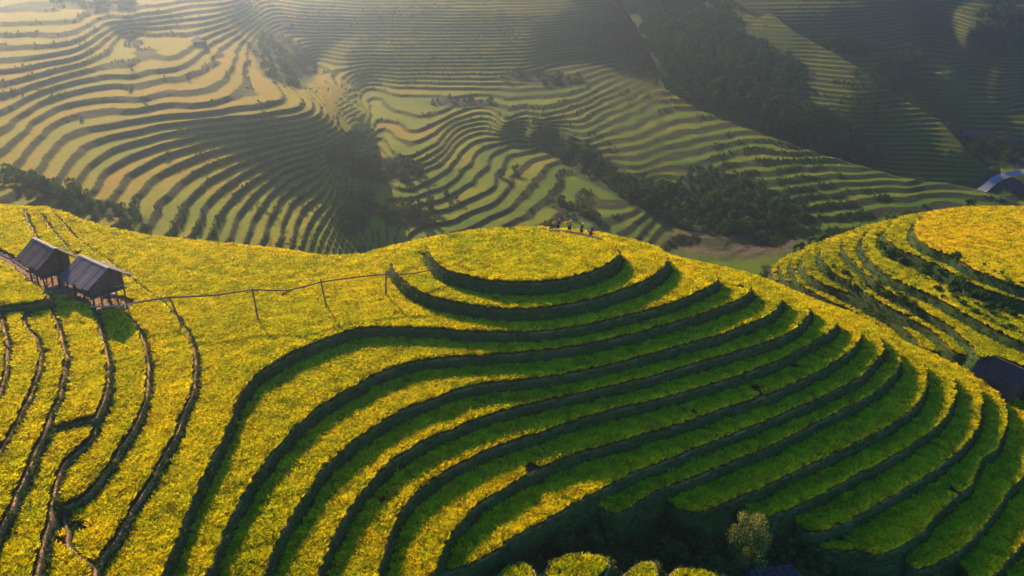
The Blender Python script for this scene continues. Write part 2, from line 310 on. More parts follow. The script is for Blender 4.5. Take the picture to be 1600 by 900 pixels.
# ------------------------------------------------------------------ near terrain: a fan-shaped grid on the ground
DT = 0.0021
T = np.arange(-0.98, 1.02, DT)
ys = [52.0]
while ys[-1] < 262: ys.append(ys[-1] + (0.16 if ys[-1] < 128 else min(0.16 + (ys[-1] - 128) * 0.006, 0.6)))
YS = np.array(ys); NTc, NY = len(T), len(YS)
GX = T[None, :] * YS[:, None]; GY = np.repeat(YS[:, None], NTc, 1)
def base_height(x, y):
    b = -14.6 - 0.19 * (x + 7)
    b = np.where(x < -8, np.minimum(b, -14.8), b)
    b = b - 0.45 * np.maximum(0, y - 135)
    b = np.maximum(b, -75)
    return b
def fbm(x, y, sc, seed=0, octv=4):
    out = np.zeros_like(x); amp = 1.0; rs = np.random.RandomState(seed)
    for o in range(octv):
        for q in range(3):
            a = rs.uniform(0, 6.283); ph = rs.uniform(0, 6.283); f = sc * (1.9 ** o) * rs.uniform(0.7, 1.4)
            out += amp / 3 * np.sin(f * (x * math.cos(a) + y * math.sin(a)) + ph + 1.3 * np.sin(f * 0.6 * (y * math.cos(a) - x * math.sin(a)) + ph * 2))
        amp *= 0.5
    return out
H = base_height(GX, GY) + 0.5 * fbm(GX, GY, 0.35, 3)
IDX = np.full(H.shape, -1, np.int16)        # which terrace owns a grid point
BANK = np.zeros(H.shape, bool)
OWN = np.full(H.shape, 9.0)                 # metres in from the terrace's own lip
order = sorted(range(len(polys)), key=lambda i: polys[i][0])
def seg_stamp(P, reach):
    """distance to an outline, only near it"""
    D = np.full(H.shape, 9.0)
    for i in range(len(P)):
        a = P[i]; b = P[(i + 1) % len(P)]
        L = math.hypot(*(b - a))
        if L > 60: continue
        y0, y1 = min(a[1], b[1]) - reach, max(a[1], b[1]) + reach
        if y1 < YS[0] or y0 > YS[-1]: continue
        j0, j1 = np.searchsorted(YS, y0), np.searchsorted(YS, y1)
        x0, x1 = min(a[0], b[0]) - reach, max(a[0], b[0]) + reach
        yl, yh = max(y0, 40), max(y1, 41)
        t0 = min(x0 / yl, x0 / yh); t1 = max(x1 / yl, x1 / yh)
        i0, i1 = np.searchsorted(T, t0), np.searchsorted(T, t1)
        if j1 <= j0 or i1 <= i0: continue
        xs, yy = GX[j0:j1, i0:i1], GY[j0:j1, i0:i1]
        d = b - a; l2 = max(d @ d, 1e-9)
        tt = np.clip(((xs - a[0]) * d[0] + (yy - a[1]) * d[1]) / l2, 0, 1)
        dd = np.hypot(xs - a[0] - tt * d[0], yy - a[1] - tt * d[1])
        D[j0:j1, i0:i1] = np.minimum(D[j0:j1, i0:i1], dd)
    return D
def inside_mask(P):
    m = np.zeros(H.shape, np.int8)
    A = P; B = np.roll(P, -1, 0)
    ta, tb = A[:, 0] / np.maximum(A[:, 1], 1e-3), B[:, 0] / np.maximum(B[:, 1], 1e-3)
    for i in range(len(P)):
        lo, hi = min(ta[i], tb[i]), max(ta[i], tb[i])
        i0, i1 = np.searchsorted(T, lo), np.searchsorted(T, hi)
        if i1 <= i0: continue
        t = T[i0:i1]                                   # crossing of the ray x = t*y with the segment
        den = (B[i, 0] - A[i, 0]) - t * (B[i, 1] - A[i, 1])
        s = (t * A[i, 1] - A[i, 0]) / np.where(np.abs(den) < 1e-9, 1e-9, den)
        yc = A[i, 1] + s * (B[i, 1] - A[i, 1])
        j = np.searchsorted(YS, yc)
        for c_, jj in zip(range(i0, i1), j): m[jj:, c_] ^= 1
    return m.astype(bool)
BN = np.clip(fbm(GX, GY, 0.5, 15), -1, 1)
RINSET = np.full(H.shape, 0.2)
for oi in order:
    z, P, w, rc, key = polys[oi]
    ins = inside_mask(P); D = seg_stamp(P, 3.2)
    up = H < z - 0.02
    m = ins & up
    st = (H < z) & ins
    near = (~ins) & (D < 3.0) & up
    drop = z - H
    wl = np.clip(w * (0.35 + 0.4 * np.minimum(drop, 2.2)) + 0.55 * np.maximum(drop - 2.2, 0) * (1 + 0.5 * BN), 0.3, 2.9)
    s = np.clip(1 - D / wl, 0, 1); s = np.where(near, s, 0)
    Hn = np.where(near & (s > 0), H + (z - H) * (s ** 0.85), H)
    BANK = np.where(near & (s > 0.02), True, BANK)
    IDX = np.where(near & (s > 0.02), oi, IDX)
    Hn = np.where(m, z, Hn); IDX = np.where(m, oi, IDX); BANK = np.where(m, False, BANK)
    OWN = np.where(m, np.minimum(D, 9), np.where(near & (s > 0.02), -D, OWN))
    RINSET = np.where(m, rc, RINSET)
    H = Hn
# distance to the foot of the next bank up: erode the tread mask
TREAD = (IDX >= 0) & (~BANK)
def erode(mask, n):
    for _ in range(n):
        m2 = mask.copy(); m2[1:] &= mask[:-1]; m2[:-1] &= mask[1:]; m2[:, 1:] &= mask[:, :-1]; m2[:, :-1] &= mask[:, 1:]; mask = m2
    return mask
same = TREAD.copy(); same[1:] &= IDX[1:] == IDX[:-1]; same[:, 1:] &= IDX[:, 1:] == IDX[:, :-1]
RICE = erode(same, 1) & (OWN > RINSET)
BUND = TREAD & (RINSET > 0.4) & (OWN < 0.32)
Hd = H + np.where(BUND, 0.11 * np.sin(np.clip(OWN / 0.32, 0, 1) * math.pi) ** 0.6, 0) + np.where(BANK, 0.10 * fbm(GX, GY, 2.2, 5) , 0.03 * fbm(GX, GY, 1.2, 6)) + np.where(IDX < 0, 0.3 * fbm(GX, GY, 1.1, 8), 0)
dx_b = np.where(BANK, 0.09 * fbm(GX, GY, 1.3, 9), 0)
V = np.stack([GX + dx_b, GY, Hd], -1).reshape(-1, 3)
def height_at(x, y):
    t = x / y; i = np.clip(np.searchsorted(T, t) - 1, 0, NTc - 2); j = np.clip(np.searchsorted(YS, y) - 1, 0, NY - 2)
    return Hd[j, i]
def gz(x, y): return float(height_at(np.array([x]), np.array([y]))[0])
jj, ii = np.meshgrid(np.arange(NY - 1), np.arange(NTc - 1), indexing='ij')
Q = np.stack([jj * NTc + ii, jj * NTc + ii + 1, (jj + 1) * NTc + ii + 1, (jj + 1) * NTc + ii], -1).reshape(-1, 4)
qi = IDX.reshape(-1)[Q]; qb = BANK.reshape(-1)[Q]
qh = V[:, 2][Q]; 
steep = (qh.max(1) - qh.min(1)) > 0.22
qidx = qi.max(1).astype(int)
# the owner of a face is the highest terrace that touches it
zlev = np.array([p[0] for p in polys] + [-99.0]); own = qi[np.arange(len(Q)), np.argmax(zlev[qi], 1)]
isbank = qb.any(1) | (steep & (own >= 0))
lipv = np.clip(1 - np.maximum(OWN, 0) / 0.55, 0, 1); lipb = np.clip(1 + np.minimum(OWN, 0) / 0.55, 0, 1)
LIP = np.where(BANK, lipb, np.where(TREAD, lipv, 0)).reshape(-1)
# keep only what could be seen from near the camera
vis_t = 0.69 + 0.18 * np.clip((150 - GY) / 90, 0, 1)
qv = (np.abs(T[ii.reshape(-1)]) < vis_t[:-1, :-1].reshape(-1) + 0.07)
ground = empty('terraced_hillside'); tag(ground, 'near hill cut into curving rice terraces round a flat oval summit', kind='structure')
def submesh(name, sel, mat, parent):
    q = Q[sel]; u, inv = np.unique(q, return_inverse=True)
    o = mesh_obj(name, V[u], inv.reshape(-1, 4), mat, parent, smooth=True); fattr(o, 'lip', LIP[u]); return o
submesh('slope', (own < 0) & qv, M['hill'], ground)
terr = {}
for k_ in np.unique(own):
    if k_ < 0: continue
    st = (own == k_) & ~isbank & qv; sb = (own == k_) & isbank & qv
    if st.sum() < 30: continue
    t_ = submesh('terrace', st, M['soil'], ground); terr[k_] = t_
    if sb.sum() > 5: submesh('bank', sb, M['bank'], t_)
def on_ground(u, v, z): x, y = to_z(u, v, z); return float(x), float(y)
def px_ground(u, v, z0=None):
    """where the sight line through a pixel first meets the near ground"""
    dx, dy, dz = dirs(u, v); yy = np.arange(56, 255, 0.12); t = yy / float(dy); xx = float(dx) * t; zr = CAM_H + float(dz) * t
    hit = np.where(zr <= height_at(xx, yy))[0]
    k = hit[0] if len(hit) else int(np.argmin(zr - height_at(xx, yy)))
    return float(xx[k]), float(yy[k]), gz(xx[k], yy[k])

# ------------------------------------------------------------------ far terrain: level fields traced from the photograph
def tps(P, L, lam=1.0):
    P = np.array(P, float) / 100.0; n = len(P)
    r2 = ((P[:, None] - P[None]) ** 2).sum(-1); K = np.where(r2 > 0, r2 * np.log(r2 + 1e-12), 0) * 0.5
    A = np.zeros((n + 3, n + 3)); A[:n, :n] = K + lam * 0.01 * np.eye(n); A[:n, n] = 1; A[:n, n + 1:] = P; A[n, :n] = 1; A[n + 1:, :n] = P.T
    sol = np.linalg.solve(A, np.concatenate([L, [0, 0, 0]]))
    def f(u, v):
        q = np.stack([u.ravel(), v.ravel()], 1) / 100.0; out = np.empty(len(q))
        for s in range(0, len(q), 20000):
            c = q[s:s + 20000]; r2 = ((c[:, None] - P[None]) ** 2).sum(-1)
            out[s:s + 20000] = (np.where(r2 > 0, r2 * np.log(r2 + 1e-12), 0) * 0.5) @ sol[:n] + sol[n] + c @ sol[n + 1:]
        return out.reshape(u.shape)
    return f
def ctrl(lines):
    P, L = [], []
    for z, pts in lines:
        q = smooth_px(pts, 45.0) if len(pts) > 1 else np.array(pts, float)
        for a in q: P.append(a); L.append(z)
    return P, L
def terrace_levels(L, step, frac, jitter_x, jitter_y):
    """flat treads with a steep bank just under each lip; L is the smooth ground level"""
    q = L / step; k = np.floor(q); f = q - k
    s = np.clip((f - (1 - frac)) / frac, 0, 1)
    return (k + s) * step, k, s, f
# main valley side: big slope at the left, winding terraces in the middle, spur running down to the right
MAIN = [
 (-8, [(-300, 110), (-150, 120), (0, 150), (60, 128), (130, 108), (200, 97), (262, 88), (285, 76), (262, 62), (200, 52)]),
 (-12, [(-300, 200), (-100, 200), (0, 212), (40, 180), (100, 150), (180, 136), (260, 126), (330, 114), (352, 100), (338, 84)]),
 (-15.5, [(-300, 300), (-60, 290), (10, 275), (50, 235), (95, 195), (150, 180), (220, 173), (300, 166), (380, 146), (400, 128), (384, 106)]),
 (-18.5, [(-150, 360), (0, 345), (70, 305), (105, 255), (150, 222), (215, 203), (300, 190), (390, 180), (440, 166), (456, 148), (440, 120)]),
 (-21.5, [(60, 360), (115, 325), (145, 285), (190, 247), (250, 222), (320, 207), (410, 196), (474, 182), (494, 165), (480, 140)]),
 (-25, [(150, 370), (190, 340), (215, 305), (255, 270), (310, 244), (385, 224), (455, 210), (508, 192), (520, 172), (505, 150)]),
 (-29, [(240, 390), (285, 355), (305, 318), (345, 282), (400, 254), (465, 234), (525, 212), (540, 190), (530, 165)]),
 (-33.5, [(330, 400), (360, 362), (378, 330), (412, 300), (460, 268), (515, 246), (548, 225), (560, 205), (550, 180)]),
 (-38, [(400, 420), (436, 385), (450, 350), (475, 315), (515, 285)]),
 (-43, [(480, 420), (500, 390), (520, 350), (545, 315)]),
 # middle: a low rounded spur with fingers of terraces
 (-43, [(575, 190), (600, 178), (640, 172), (690, 176)]),
 (-46, [(570, 222), (610, 236), (655, 240), (690, 222), (700, 200), (720, 190), (770, 186)]),
 (-48.5, [(560, 262), (620, 268), (665, 262), (700, 240), (716, 218), (760, 205), (820, 200)]),
 (-51, [(570, 300), (640, 300), (700, 282), (730, 255), (752, 230), (800, 216), (850, 212)]),
 (-53.5, [(600, 345), (680, 325), (745, 300), (772, 270), (790, 245), (840, 230)]),
 (-56, [(640, 385), (720, 355), (790, 320), (815, 285), (850, 258), (890, 246)]),
 (-58.5, [(760, 390), (840, 350), (885, 310), (920, 285)]),
 (-60.5, [(860, 400), (940, 365), (1000, 330), (1050, 300)]),
 # upper middle, near level lines
 (-41.5, [(560, 150), (640, 146), (730, 150), (830, 152), (900, 140)]),
 (-36, [(480, 118), (560, 116), (680, 116), (790, 114), (865, 100), (930, 92)]),
 (-29, [(480, 84), (600, 84), (720, 84), (830, 80), (900, 70), (960, 60)]),
 (-21, [(440, 52), (600, 50), (740, 50), (860, 46), (960, 34)]),
 (-12, [(420, 20), (600, 18), (760, 18), (880, 14), (1000, 2)]),
 (-4, [(400, -12), (600, -14), (800, -14), (1000, -24)]),
 (0, [(-300, 40), (0, 60), (120, 50), (200, 30), (300, 10), (380, -5)]),
 (4, [(-300, 0), (0, 5), (200, -10)]),
 # the spur that runs down to the river
 (-44, [(790, 190), (850, 182), (900, 168), (960, 140), (1010, 122), (1042, 114)]),
 (-47, [(830, 205), (890, 196), (940, 178), (1000, 158), (1060, 146), (1100, 148)]),
 (-50.5, [(900, 232), (960, 222), (1020, 205), (1090, 192), (1150, 186)]),
 (-54, [(1000, 262), (1060, 242), (1130, 228), (1200, 220), (1240, 228)]),
 (-57.5, [(1060, 292), (1130, 272), (1200, 262), (1290, 258), (1330, 262)]),
 (-60, [(1100, 318), (1180, 298), (1270, 288), (1360, 282), (1420, 284)]),
 (-62.5, [(1150, 345), (1230, 325), (1330, 312), (1440, 302), (1500, 300), (1540, 305)]),
 (-64.5, [(1050, 362), (1150, 368), (1250, 355), (1400, 340), (1560, 335)]),
 (-66, [(1050, 410), (1200, 410), (1400, 400), (1600, 390)]),
]
RIDGE_F = np.array([(960, -40), (1010, 40), (1040, 112), (1100, 148), (1145, 183), (1235, 226), (1300, 247), (1400, 277), (1520, 297), (1560, 310), (1640, 345), (1800, 380), (1950, 400)], float)
SPURG = [
 (2, [(1080, -45), (1160, -30)]), (-6, [(1000, -10), (1100, -5), (1180, 5)]), (-16, [(1000, 30), (1120, 40), (1235, 48)]), (-27, [(1020, 80), (1150, 92), (1260, 95), (1330, 100)]),
 (-38, [(1060, 125), (1150, 142), (1260, 150), (1340, 158), (1410, 152)]), (-46, [(1090, 158), (1200, 185), (1300, 192), (1400, 198), (1480, 195)]),
 (-53, [(1150, 195), (1250, 218), (1350, 228), (1450, 230), (1510, 236)]), (-60, [(1250, 235), (1350, 258), (1450, 266), (1545, 268)]),
 (-65, [(1320, 268), (1420, 292), (1520, 296), (1600, 292)]), (-68, [(1400, 320), (1560, 330), (1700, 330)])]
RIDGE_G = np.array([(1100, -60), (1180, -2), (1240, 48), (1330, 98), (1400, 146), (1470, 186), (1512, 236), (1546, 266), (1600, 285), (1700, 300), (1950, 310)], float)
SLOPEH = [
 (6, [(1200, -45), (1500, -45), (1800, -50)]), (-6, [(1150, 8), (1300, 6), (1450, 2), (1600, 10), (1800, -10)]), (-17, [(1150, 45), (1300, 44), (1400, 36), (1440, 30), (1520, 50), (1600, 48), (1800, 30)]),
 (-29, [(1300, 88), (1400, 84), (1460, 70), (1520, 82), (1600, 88), (1800, 70)]), (-39, [(1400, 128), (1480, 126), (1520, 112), (1560, 120), (1600, 118), (1800, 110)]),
 (-49, [(1420, 158), (1500, 160), (1570, 158), (1600, 150), (1800, 150)]), (-57, [(1450, 186), (1530, 192), (1600, 196), (1800, 190)]), (-63, [(1480, 215), (1560, 222), (1700, 225)]),
 (-66, [(1400, 252), (1560, 258), (1800, 262)]), (-68, [(1400, 300), (1600, 310), (1800, 320)])]
def wildness(name, u, v):
    w = np.zeros_like(u)
    def blob(cu, cv, ru, rv, rot=0.0, s=1.0):
        a = R(rot); du, dv = u - cu, v - cv; x = du * math.cos(a) + dv * math.sin(a); y = -du * math.sin(a) + dv * math.cos(a)
        return s * np.clip(1.6 - 1.6 * np.hypot(x / ru, y / rv) ** 2, 0, 1)
    if name == 'main':
        for b in ((600, 262, 70, 22, 0), (560, 330, 26, 50, 30), (640, 338, 45, 20, 0), (930, 260, 140, 28, 32), (1060, 320, 130, 34, 20), (1130, 300, 100, 40, 20), (1190, 330, 90, 30, 5),
                  (900, 330, 60, 12, 20), (950, 55, 70, 30, 20), (870, 125, 60, 12, 0), (1000, 90, 60, 30, 50), (110, 305, 150, 12, 18), (820, 118, 50, 10, 0),
                  (150, 5, 80, 10, 0), (440, 90, 40, 60, -60), (470, 110, 30, 30, 0), (720, 160, 60, 8, 0), (530, 240, 28, 26, 0), (1000, 10, 60, 60, 0)): w = np.maximum(w, blob(*b))
    if name == 'spur':
        for b in ((1570, 282, 70, 26, -10), (1130, 100, 150, 75, 20), (1250, 190, 130, 40, 22), (1080, 30, 110, 50, 0), (1210, 120, 60, 40, 30), (1340, 235, 50, 20, 10)): w = np.maximum(w, blob(*b))
    if name == 'ridge':
        for b in ((1400, 110, 40, 40, 0), (1560, 40, 60, 50, 0), (1330, 70, 60, 16, 0), (1550, 240, 90, 20, 0)): w = np.maximum(w, blob(*b))
    return w
def far_sheet(name, lines, umin, umax, vtop, vbot, du, dv, ridge, step, frac, drop, label, front=None):
    P, L = ctrl(lines); f = tps(P, np.array(L, float), 2.0)
    us = np.arange(umin, umax + du, du); nu = len(us)
    if ridge is None: top = np.full(nu, float(vtop))
    else: top = np.interp(us, ridge[:, 0], ridge[:, 1]); top = np.maximum(top, vtop)
    nv = int((vbot - vtop) / dv)
    s = np.linspace(0, 1, nv + 1)[:, None]
    vb = np.full(nu, float(vbot)) if front is None else np.minimum(np.interp(us, front[:, 0], front[:, 1]) + 26, vbot)
    U_, V_ = np.repeat(us[None], nv + 1, 0), vb[None] + (top - vb)[None] * s          # row 0 nearest
    Lf = f(U_, V_)
    dx, dy, dz = dirs(U_, V_)
    X, Y = dx * (Lf - CAM_H) / dz, dy * (Lf - CAM_H) / dz
    Lf = Lf + 0.55 * fbm(X, Y, 0.05, 11) + 0.16 * fbm(X, Y, 0.20, 12)
    # keep the sheet single valued: each row farther than the last
    Y = np.maximum.accumulate(Y, 0) + s * 0.5; X = dx / dy * Y
    W = wildness(name, U_, V_)
    brk = fbm(X, Y, 0.035, 21)
    W = np.clip(W + 0.25 * fbm(X, Y, 0.09, 22) * (W > 0.05), 0, 1)
    stp = step + (0.35 * np.clip((560 - U_) / 200, 0, 1) if name == 'main' else 0.0) - (0.1 * np.clip((U_ - 560) / 100, 0, 1) * np.clip((-43 - Lf) / 6, 0, 1) if name == 'main' else 0)
    fr = frac + (0.14 * np.clip((600 - U_) / 200, 0, 1) + 0.38 * np.clip((U_ - 720) / 200, 0, 1) + 0.25 * np.clip((130 - V_) / 60, 0, 1) * np.clip((U_ - 420) / 100, 0, 1) if name == 'main' else 0.42)
    fr = np.clip(fr, 0.1, 0.68)
    Tt, k, sb, ff = terrace_levels(Lf + 25, stp, fr, 0, 0); Tt = Tt - 25
    gold = 0.07 * np.clip((600 - U_) / 120, 0, 1) + np.where(np.abs(U_ - 620) < 130, 0.10 * (V_ > 110) * (V_ < 260), 0) + 0.12 * np.clip((330 - V_) / 60, 0, 1) * np.clip((560 - U_) / 100, 0, 1) - 0.04 * np.clip((U_ - 760) / 200, 0, 1) + (0.04 if name != 'main' else 0)
    dry = np.clip(1.5 - np.hypot((U_ - 1150) / 110, (V_ - 372) / 30) ** 2, 0, 1) if name == 'main' else np.zeros_like(U_)
    Td = terrace_levels(Lf + 0.5 * fbm(X, Y, 0.12, 33), 0.55, 0.45, 0, 0)[0]; dk = np.clip(dry * 1.5, 0, 1); Tt = Tt * (1 - dk) + Td * dk
    Zh = Tt * (1 - W) + (Lf - 0.5 * step + 0.8 * fbm(X, Y, 0.3, 31)) * W + 0.10 * fbm(X, Y, 0.8, 32) * sb
    rows = [np.stack([X, Y, Zh], -1)]
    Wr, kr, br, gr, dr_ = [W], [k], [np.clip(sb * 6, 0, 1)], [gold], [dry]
    # the ground goes on beyond the ridge or the top of the frame
    x0, y0, z0 = X[-1], Y[-1], Zh[-1]
    for q in range(1, 22):
        dist = 6.0 * q * (1 + q * 0.10)
        if ridge is None: zz = z0 + dist * 0.12; zz = zz + 3 * fbm(x0 * (1 + dist / y0), y0 + dist, 0.02, 41)
        else:
            isr = (top > vtop + 1); zz = np.where(isr, z0 - dist * drop * np.minimum(1, 0.3 + q * 0.1), z0 + dist * 0.12)
        rows.append(np.stack([x0 * (1 + dist / y0), y0 + dist, zz], -1)[None])
        Wr.append(np.full((1, nu), 0.95)); kr.append(k[-1:]); br.append(np.zeros((1, nu))); gr.append(gold[-1:]); dr_.append(np.zeros((1, nu)))
    Vv = np.concatenate(rows, 0); nr = Vv.shape[0]; Vv = Vv.reshape(-1, 3)
    j, i = np.meshgrid(np.arange(nr - 1), np.arange(nu - 1), indexing='ij')
    F = np.stack([j * nu + i, j * nu + i + 1, (j + 1) * nu + i + 1, (j + 1) * nu + i], -1).reshape(-1, 4)
    o = mesh_obj(label[0], Vv, F, M['far'], None, smooth=False); tag(o, label[1], kind='structure')
    fattr(o, 'lev', np.concatenate(kr, 0).ravel() * 3.7); fattr(o, 'bank', np.concatenate(br, 0).ravel())
    fattr(o, 'wild', np.concatenate(Wr, 0).ravel()); fattr(o, 'gold', np.concatenate(gr, 0).ravel())
    fattr(o, 'dry', np.concatenate(dr_, 0).ravel()); return o, f
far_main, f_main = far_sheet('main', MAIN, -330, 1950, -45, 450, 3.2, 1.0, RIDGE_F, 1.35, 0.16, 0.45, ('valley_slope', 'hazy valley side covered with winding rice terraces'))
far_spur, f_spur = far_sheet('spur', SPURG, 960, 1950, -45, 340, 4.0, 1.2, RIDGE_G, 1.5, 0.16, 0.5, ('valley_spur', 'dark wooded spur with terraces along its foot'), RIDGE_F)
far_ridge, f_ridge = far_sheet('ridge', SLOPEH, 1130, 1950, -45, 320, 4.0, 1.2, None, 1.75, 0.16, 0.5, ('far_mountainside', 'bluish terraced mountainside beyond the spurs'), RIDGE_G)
# high ground added out of view to shade the valley's right side and haze
def shade_mountain():
    xs = np.arange(-330, 1000, 9.0); yy = np.arange(690, 1420, 9.0); X, Y = np.meshgrid(xs, yy)
    def ss(a): a = np.clip(a, 0, 1); return a * a * (3 - 2 * a)
    rdg = ss((Y - 690) / 190) * (1 - 0.55 * ss((Y - 900) / 500))
    side = ss((X + 190 + 26 * fbm(X * 0, Y, 0.02, 51)) / 110)
    Zm = -26 + (150 + 0.02 * X + 16 * fbm(X, Y, 0.016, 52) + 5 * fbm(X, Y, 0.06, 53)) * rdg * side
    j, i = np.meshgrid(np.arange(len(yy) - 1), np.arange(len(xs) - 1), indexing='ij'); n = len(xs)
    F = np.stack([j * n + i, j * n + i + 1, (j + 1) * n + i + 1, (j + 1) * n + i], -1).reshape(-1, 4)
    o = mesh_obj('shade_mountain', np.stack([X, Y, Zm], -1).reshape(-1, 3), F, M['hill'], None, smooth=True); tag(o, 'added unseen high ground shading the right side of the valley', kind='structure')
shade_mountain()
# ------------------------------------------------------------------ haze
def box_mesh(name, lo, hi, mat, parent=None):
    v = [(x, y, z) for z in (lo[2], hi[2]) for y in (lo[1], hi[1]) for x in (lo[0], hi[0])]
    f = [(0, 2, 3, 1), (4, 5, 7, 6), (0, 1, 5, 4), (2, 6, 7, 3), (0, 4, 6, 2), (1, 3, 7, 5)]
    return mesh_obj(name, v, f, mat, parent)
def m_haze():
    m = bpy.data.materials.new('haze'); m.use_nodes = True; t = m.node_tree; t.nodes.clear()
    o = t.nodes.new('ShaderNodeOutputMaterial'); v = t.nodes.new('ShaderNodeVolumePrincipled')
    v.inputs['Color'].default_value = (0.50, 0.68, 0.97, 1); v.inputs['Density'].default_value = 0.0007; v.inputs['Anisotropy'].default_value = 0.89
    t.links.new(v.outputs[0], o.inputs['Volume']); return m
hz = box_mesh('haze', (-1300, -60, -110), (1500, 1500, 210), m_haze()); tag(hz, 'pale morning haze lying in the valley', kind='stuff')

# ------------------------------------------------------------------ rice plants and bank grass
def tuft(name, mat, nb, hgt, spread, width, lean, ear, seed, bend=0.5):
    rs = random.Random(seed); v, f, h = [], [], []
    for b in range(nb):
        a = rs.uniform(0, 6.283); r0 = spread * math.sqrt(rs.random()); bx, by = r0 * math.cos(a), r0 * math.sin(a)
        H_ = hgt * rs.uniform(0.72, 1.08); ln = lean * rs.uniform(0.3, 1.2); d = a + rs.uniform(-1.0, 1.0)
        cx, cyy = math.cos(d), math.sin(d); sd = rs.uniform(0, 3.14); wx, wy = math.cos(sd) * width / 2, math.sin(sd) * width / 2
        n0 = len(v)
        for q, (fr, wd) in enumerate(((0.0, 0.7), (0.6, 1.0), (1.0, ear))):
            off = ln * fr ** 2 * H_ + (0.25 * H_ * bend * max(0, fr - 0.6) / 0.4); z = H_ * fr * (1 - 0.16 * bend * fr * fr)
            px, py = bx + cx * off, by + cyy * off
            v += [(px - wx * wd, py - wy * wd, z), (px + wx * wd, py + wy * wd, z)]; h += [fr, fr]
        f += [(n0, n0 + 1, n0 + 3, n0 + 2), (n0 + 2, n0 + 3, n0 + 5, n0 + 4)]
    o = mesh_obj(name, v, f, mat, link=False); fattr(o, 'h', h); return o
def scatter_tree(name, sources):
    g = bpy.data.node_groups.new(name, 'GeometryNodeTree')
    g.interface.new_socket('Geometry', in_out='INPUT', socket_type='NodeSocketGeometry'); g.interface.new_socket('Geometry', in_out='OUTPUT', socket_type='NodeSocketGeometry')
    N = g.nodes; Lk = g.links
    gi, go = N.new('NodeGroupInput'), N.new('NodeGroupOutput'); j = N.new('GeometryNodeJoinGeometry')
    m2p = N.new('GeometryNodeMeshToPoints'); Lk.new(gi.outputs[0], m2p.inputs[0])
    def at(nm):
        a = N.new('GeometryNodeInputNamedAttribute'); a.data_type = 'FLOAT'; a.inputs['Name'].default_value = nm
        return [s for s in a.outputs if s.name == 'Attribute'][0]
    cx = N.new('ShaderNodeCombineXYZ'); Lk.new(at('rot'), cx.inputs[2]); e2r = N.new('FunctionNodeEulerToRotation'); Lk.new(cx.outputs[0], e2r.inputs[0])
    cs = N.new('ShaderNodeCombineXYZ'); Lk.new(at('scl'), cs.inputs[0]); Lk.new(at('scl'), cs.inputs[1]); Lk.new(at('sclz'), cs.inputs[2])
    for i, s in enumerate(sources):
        oi = N.new('GeometryNodeObjectInfo'); oi.inputs[0].default_value = s; oi.inputs['As Instance'].default_value = True
        cmp_ = N.new('FunctionNodeCompare'); cmp_.data_type = 'FLOAT'; cmp_.operation = 'EQUAL'; Lk.new(at('var'), cmp_.inputs[0]); cmp_.inputs[1].default_value = float(i); cmp_.inputs['Epsilon'].default_value = 0.1
        ip = N.new('GeometryNodeInstanceOnPoints'); Lk.new(m2p.outputs[0], ip.inputs['Points']); Lk.new(cmp_.outputs[0], ip.inputs['Selection'])
        Lk.new(oi.outputs['Geometry'], ip.inputs['Instance']); Lk.new(e2r.outputs[0], ip.inputs['Rotation']); Lk.new(cs.outputs[0], ip.inputs['Scale'])
        Lk.new(ip.outputs[0], j.inputs[0])
    Lk.new(j.outputs[0], go.inputs[0]); return g
def point_cloud(name, P, tree, nvar, smin, smax, zscale, parent):
    me = bpy.data.meshes.new(name); me.vertices.add(len(P)); me.vertices.foreach_set('co', P.astype(np.float32).ravel())
    o = bpy.data.objects.new(name, me); COL.objects.link(o)
    if parent: o.parent = parent
    n = len(P); sc = np.random.uniform(smin, smax, n)
    fattr(o, 'rot', np.random.uniform(0, 6.283, n)); fattr(o, 'scl', sc); fattr(o, 'sclz', sc * zscale); fattr(o, 'var', np.random.randint(0, nvar, n))
    md = o.modifiers.new('scatter', 'NODES'); md.node_group = tree; return o
def sample(xlo, xhi, ylo, yhi, sp):
    """jittered points on the ground between two depths"""
    xs = np.arange(xlo, xhi, sp); yy = np.arange(ylo, yhi, sp); X, Y = np.meshgrid(xs, yy)
    X = (X + np.random.uniform(-0.5, 0.5, X.shape) * sp).ravel(); Y = (Y + np.random.uniform(-0.5, 0.5, Y.shape) * sp).ravel()
    t = X / Y; i = np.round((t - T[0]) / DT).astype(int); j = np.clip(np.searchsorted(YS, Y), 0, NY - 1)
    ok = (i > 1) & (i < NTc - 2) & (np.abs(t) < 0.71 + 0.17 * np.clip((150 - Y) / 90, 0, 1))
    return X[ok], Y[ok], i[ok], j[ok]
rice_src = {}
for key_ in ('rice', 'rice_green', 'rice_gold'):
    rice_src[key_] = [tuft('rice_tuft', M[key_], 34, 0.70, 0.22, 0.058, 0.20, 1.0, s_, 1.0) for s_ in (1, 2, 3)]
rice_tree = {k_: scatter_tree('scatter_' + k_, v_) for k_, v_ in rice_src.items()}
bits = [sample(-90, 95, 52, 112, 0.265), sample(-130, 140, 112, 150, 0.31), sample(-170, 190, 150, 235, 0.45)]
X_, Y_, i_, j_ = [np.concatenate([b[q] for b in bits]) for q in range(4)]
okr = RICE[j_, i_]; kk = IDX[j_, i_]
EXCL = []                                                       # (x, y, radius) kept free of rice: hut yards, paths
X_, Y_, i_, j_, kk = X_[okr], Y_[okr], i_[okr], j_[okr], kk[okr]
RICE_PTS = (X_, Y_, i_, j_, kk)
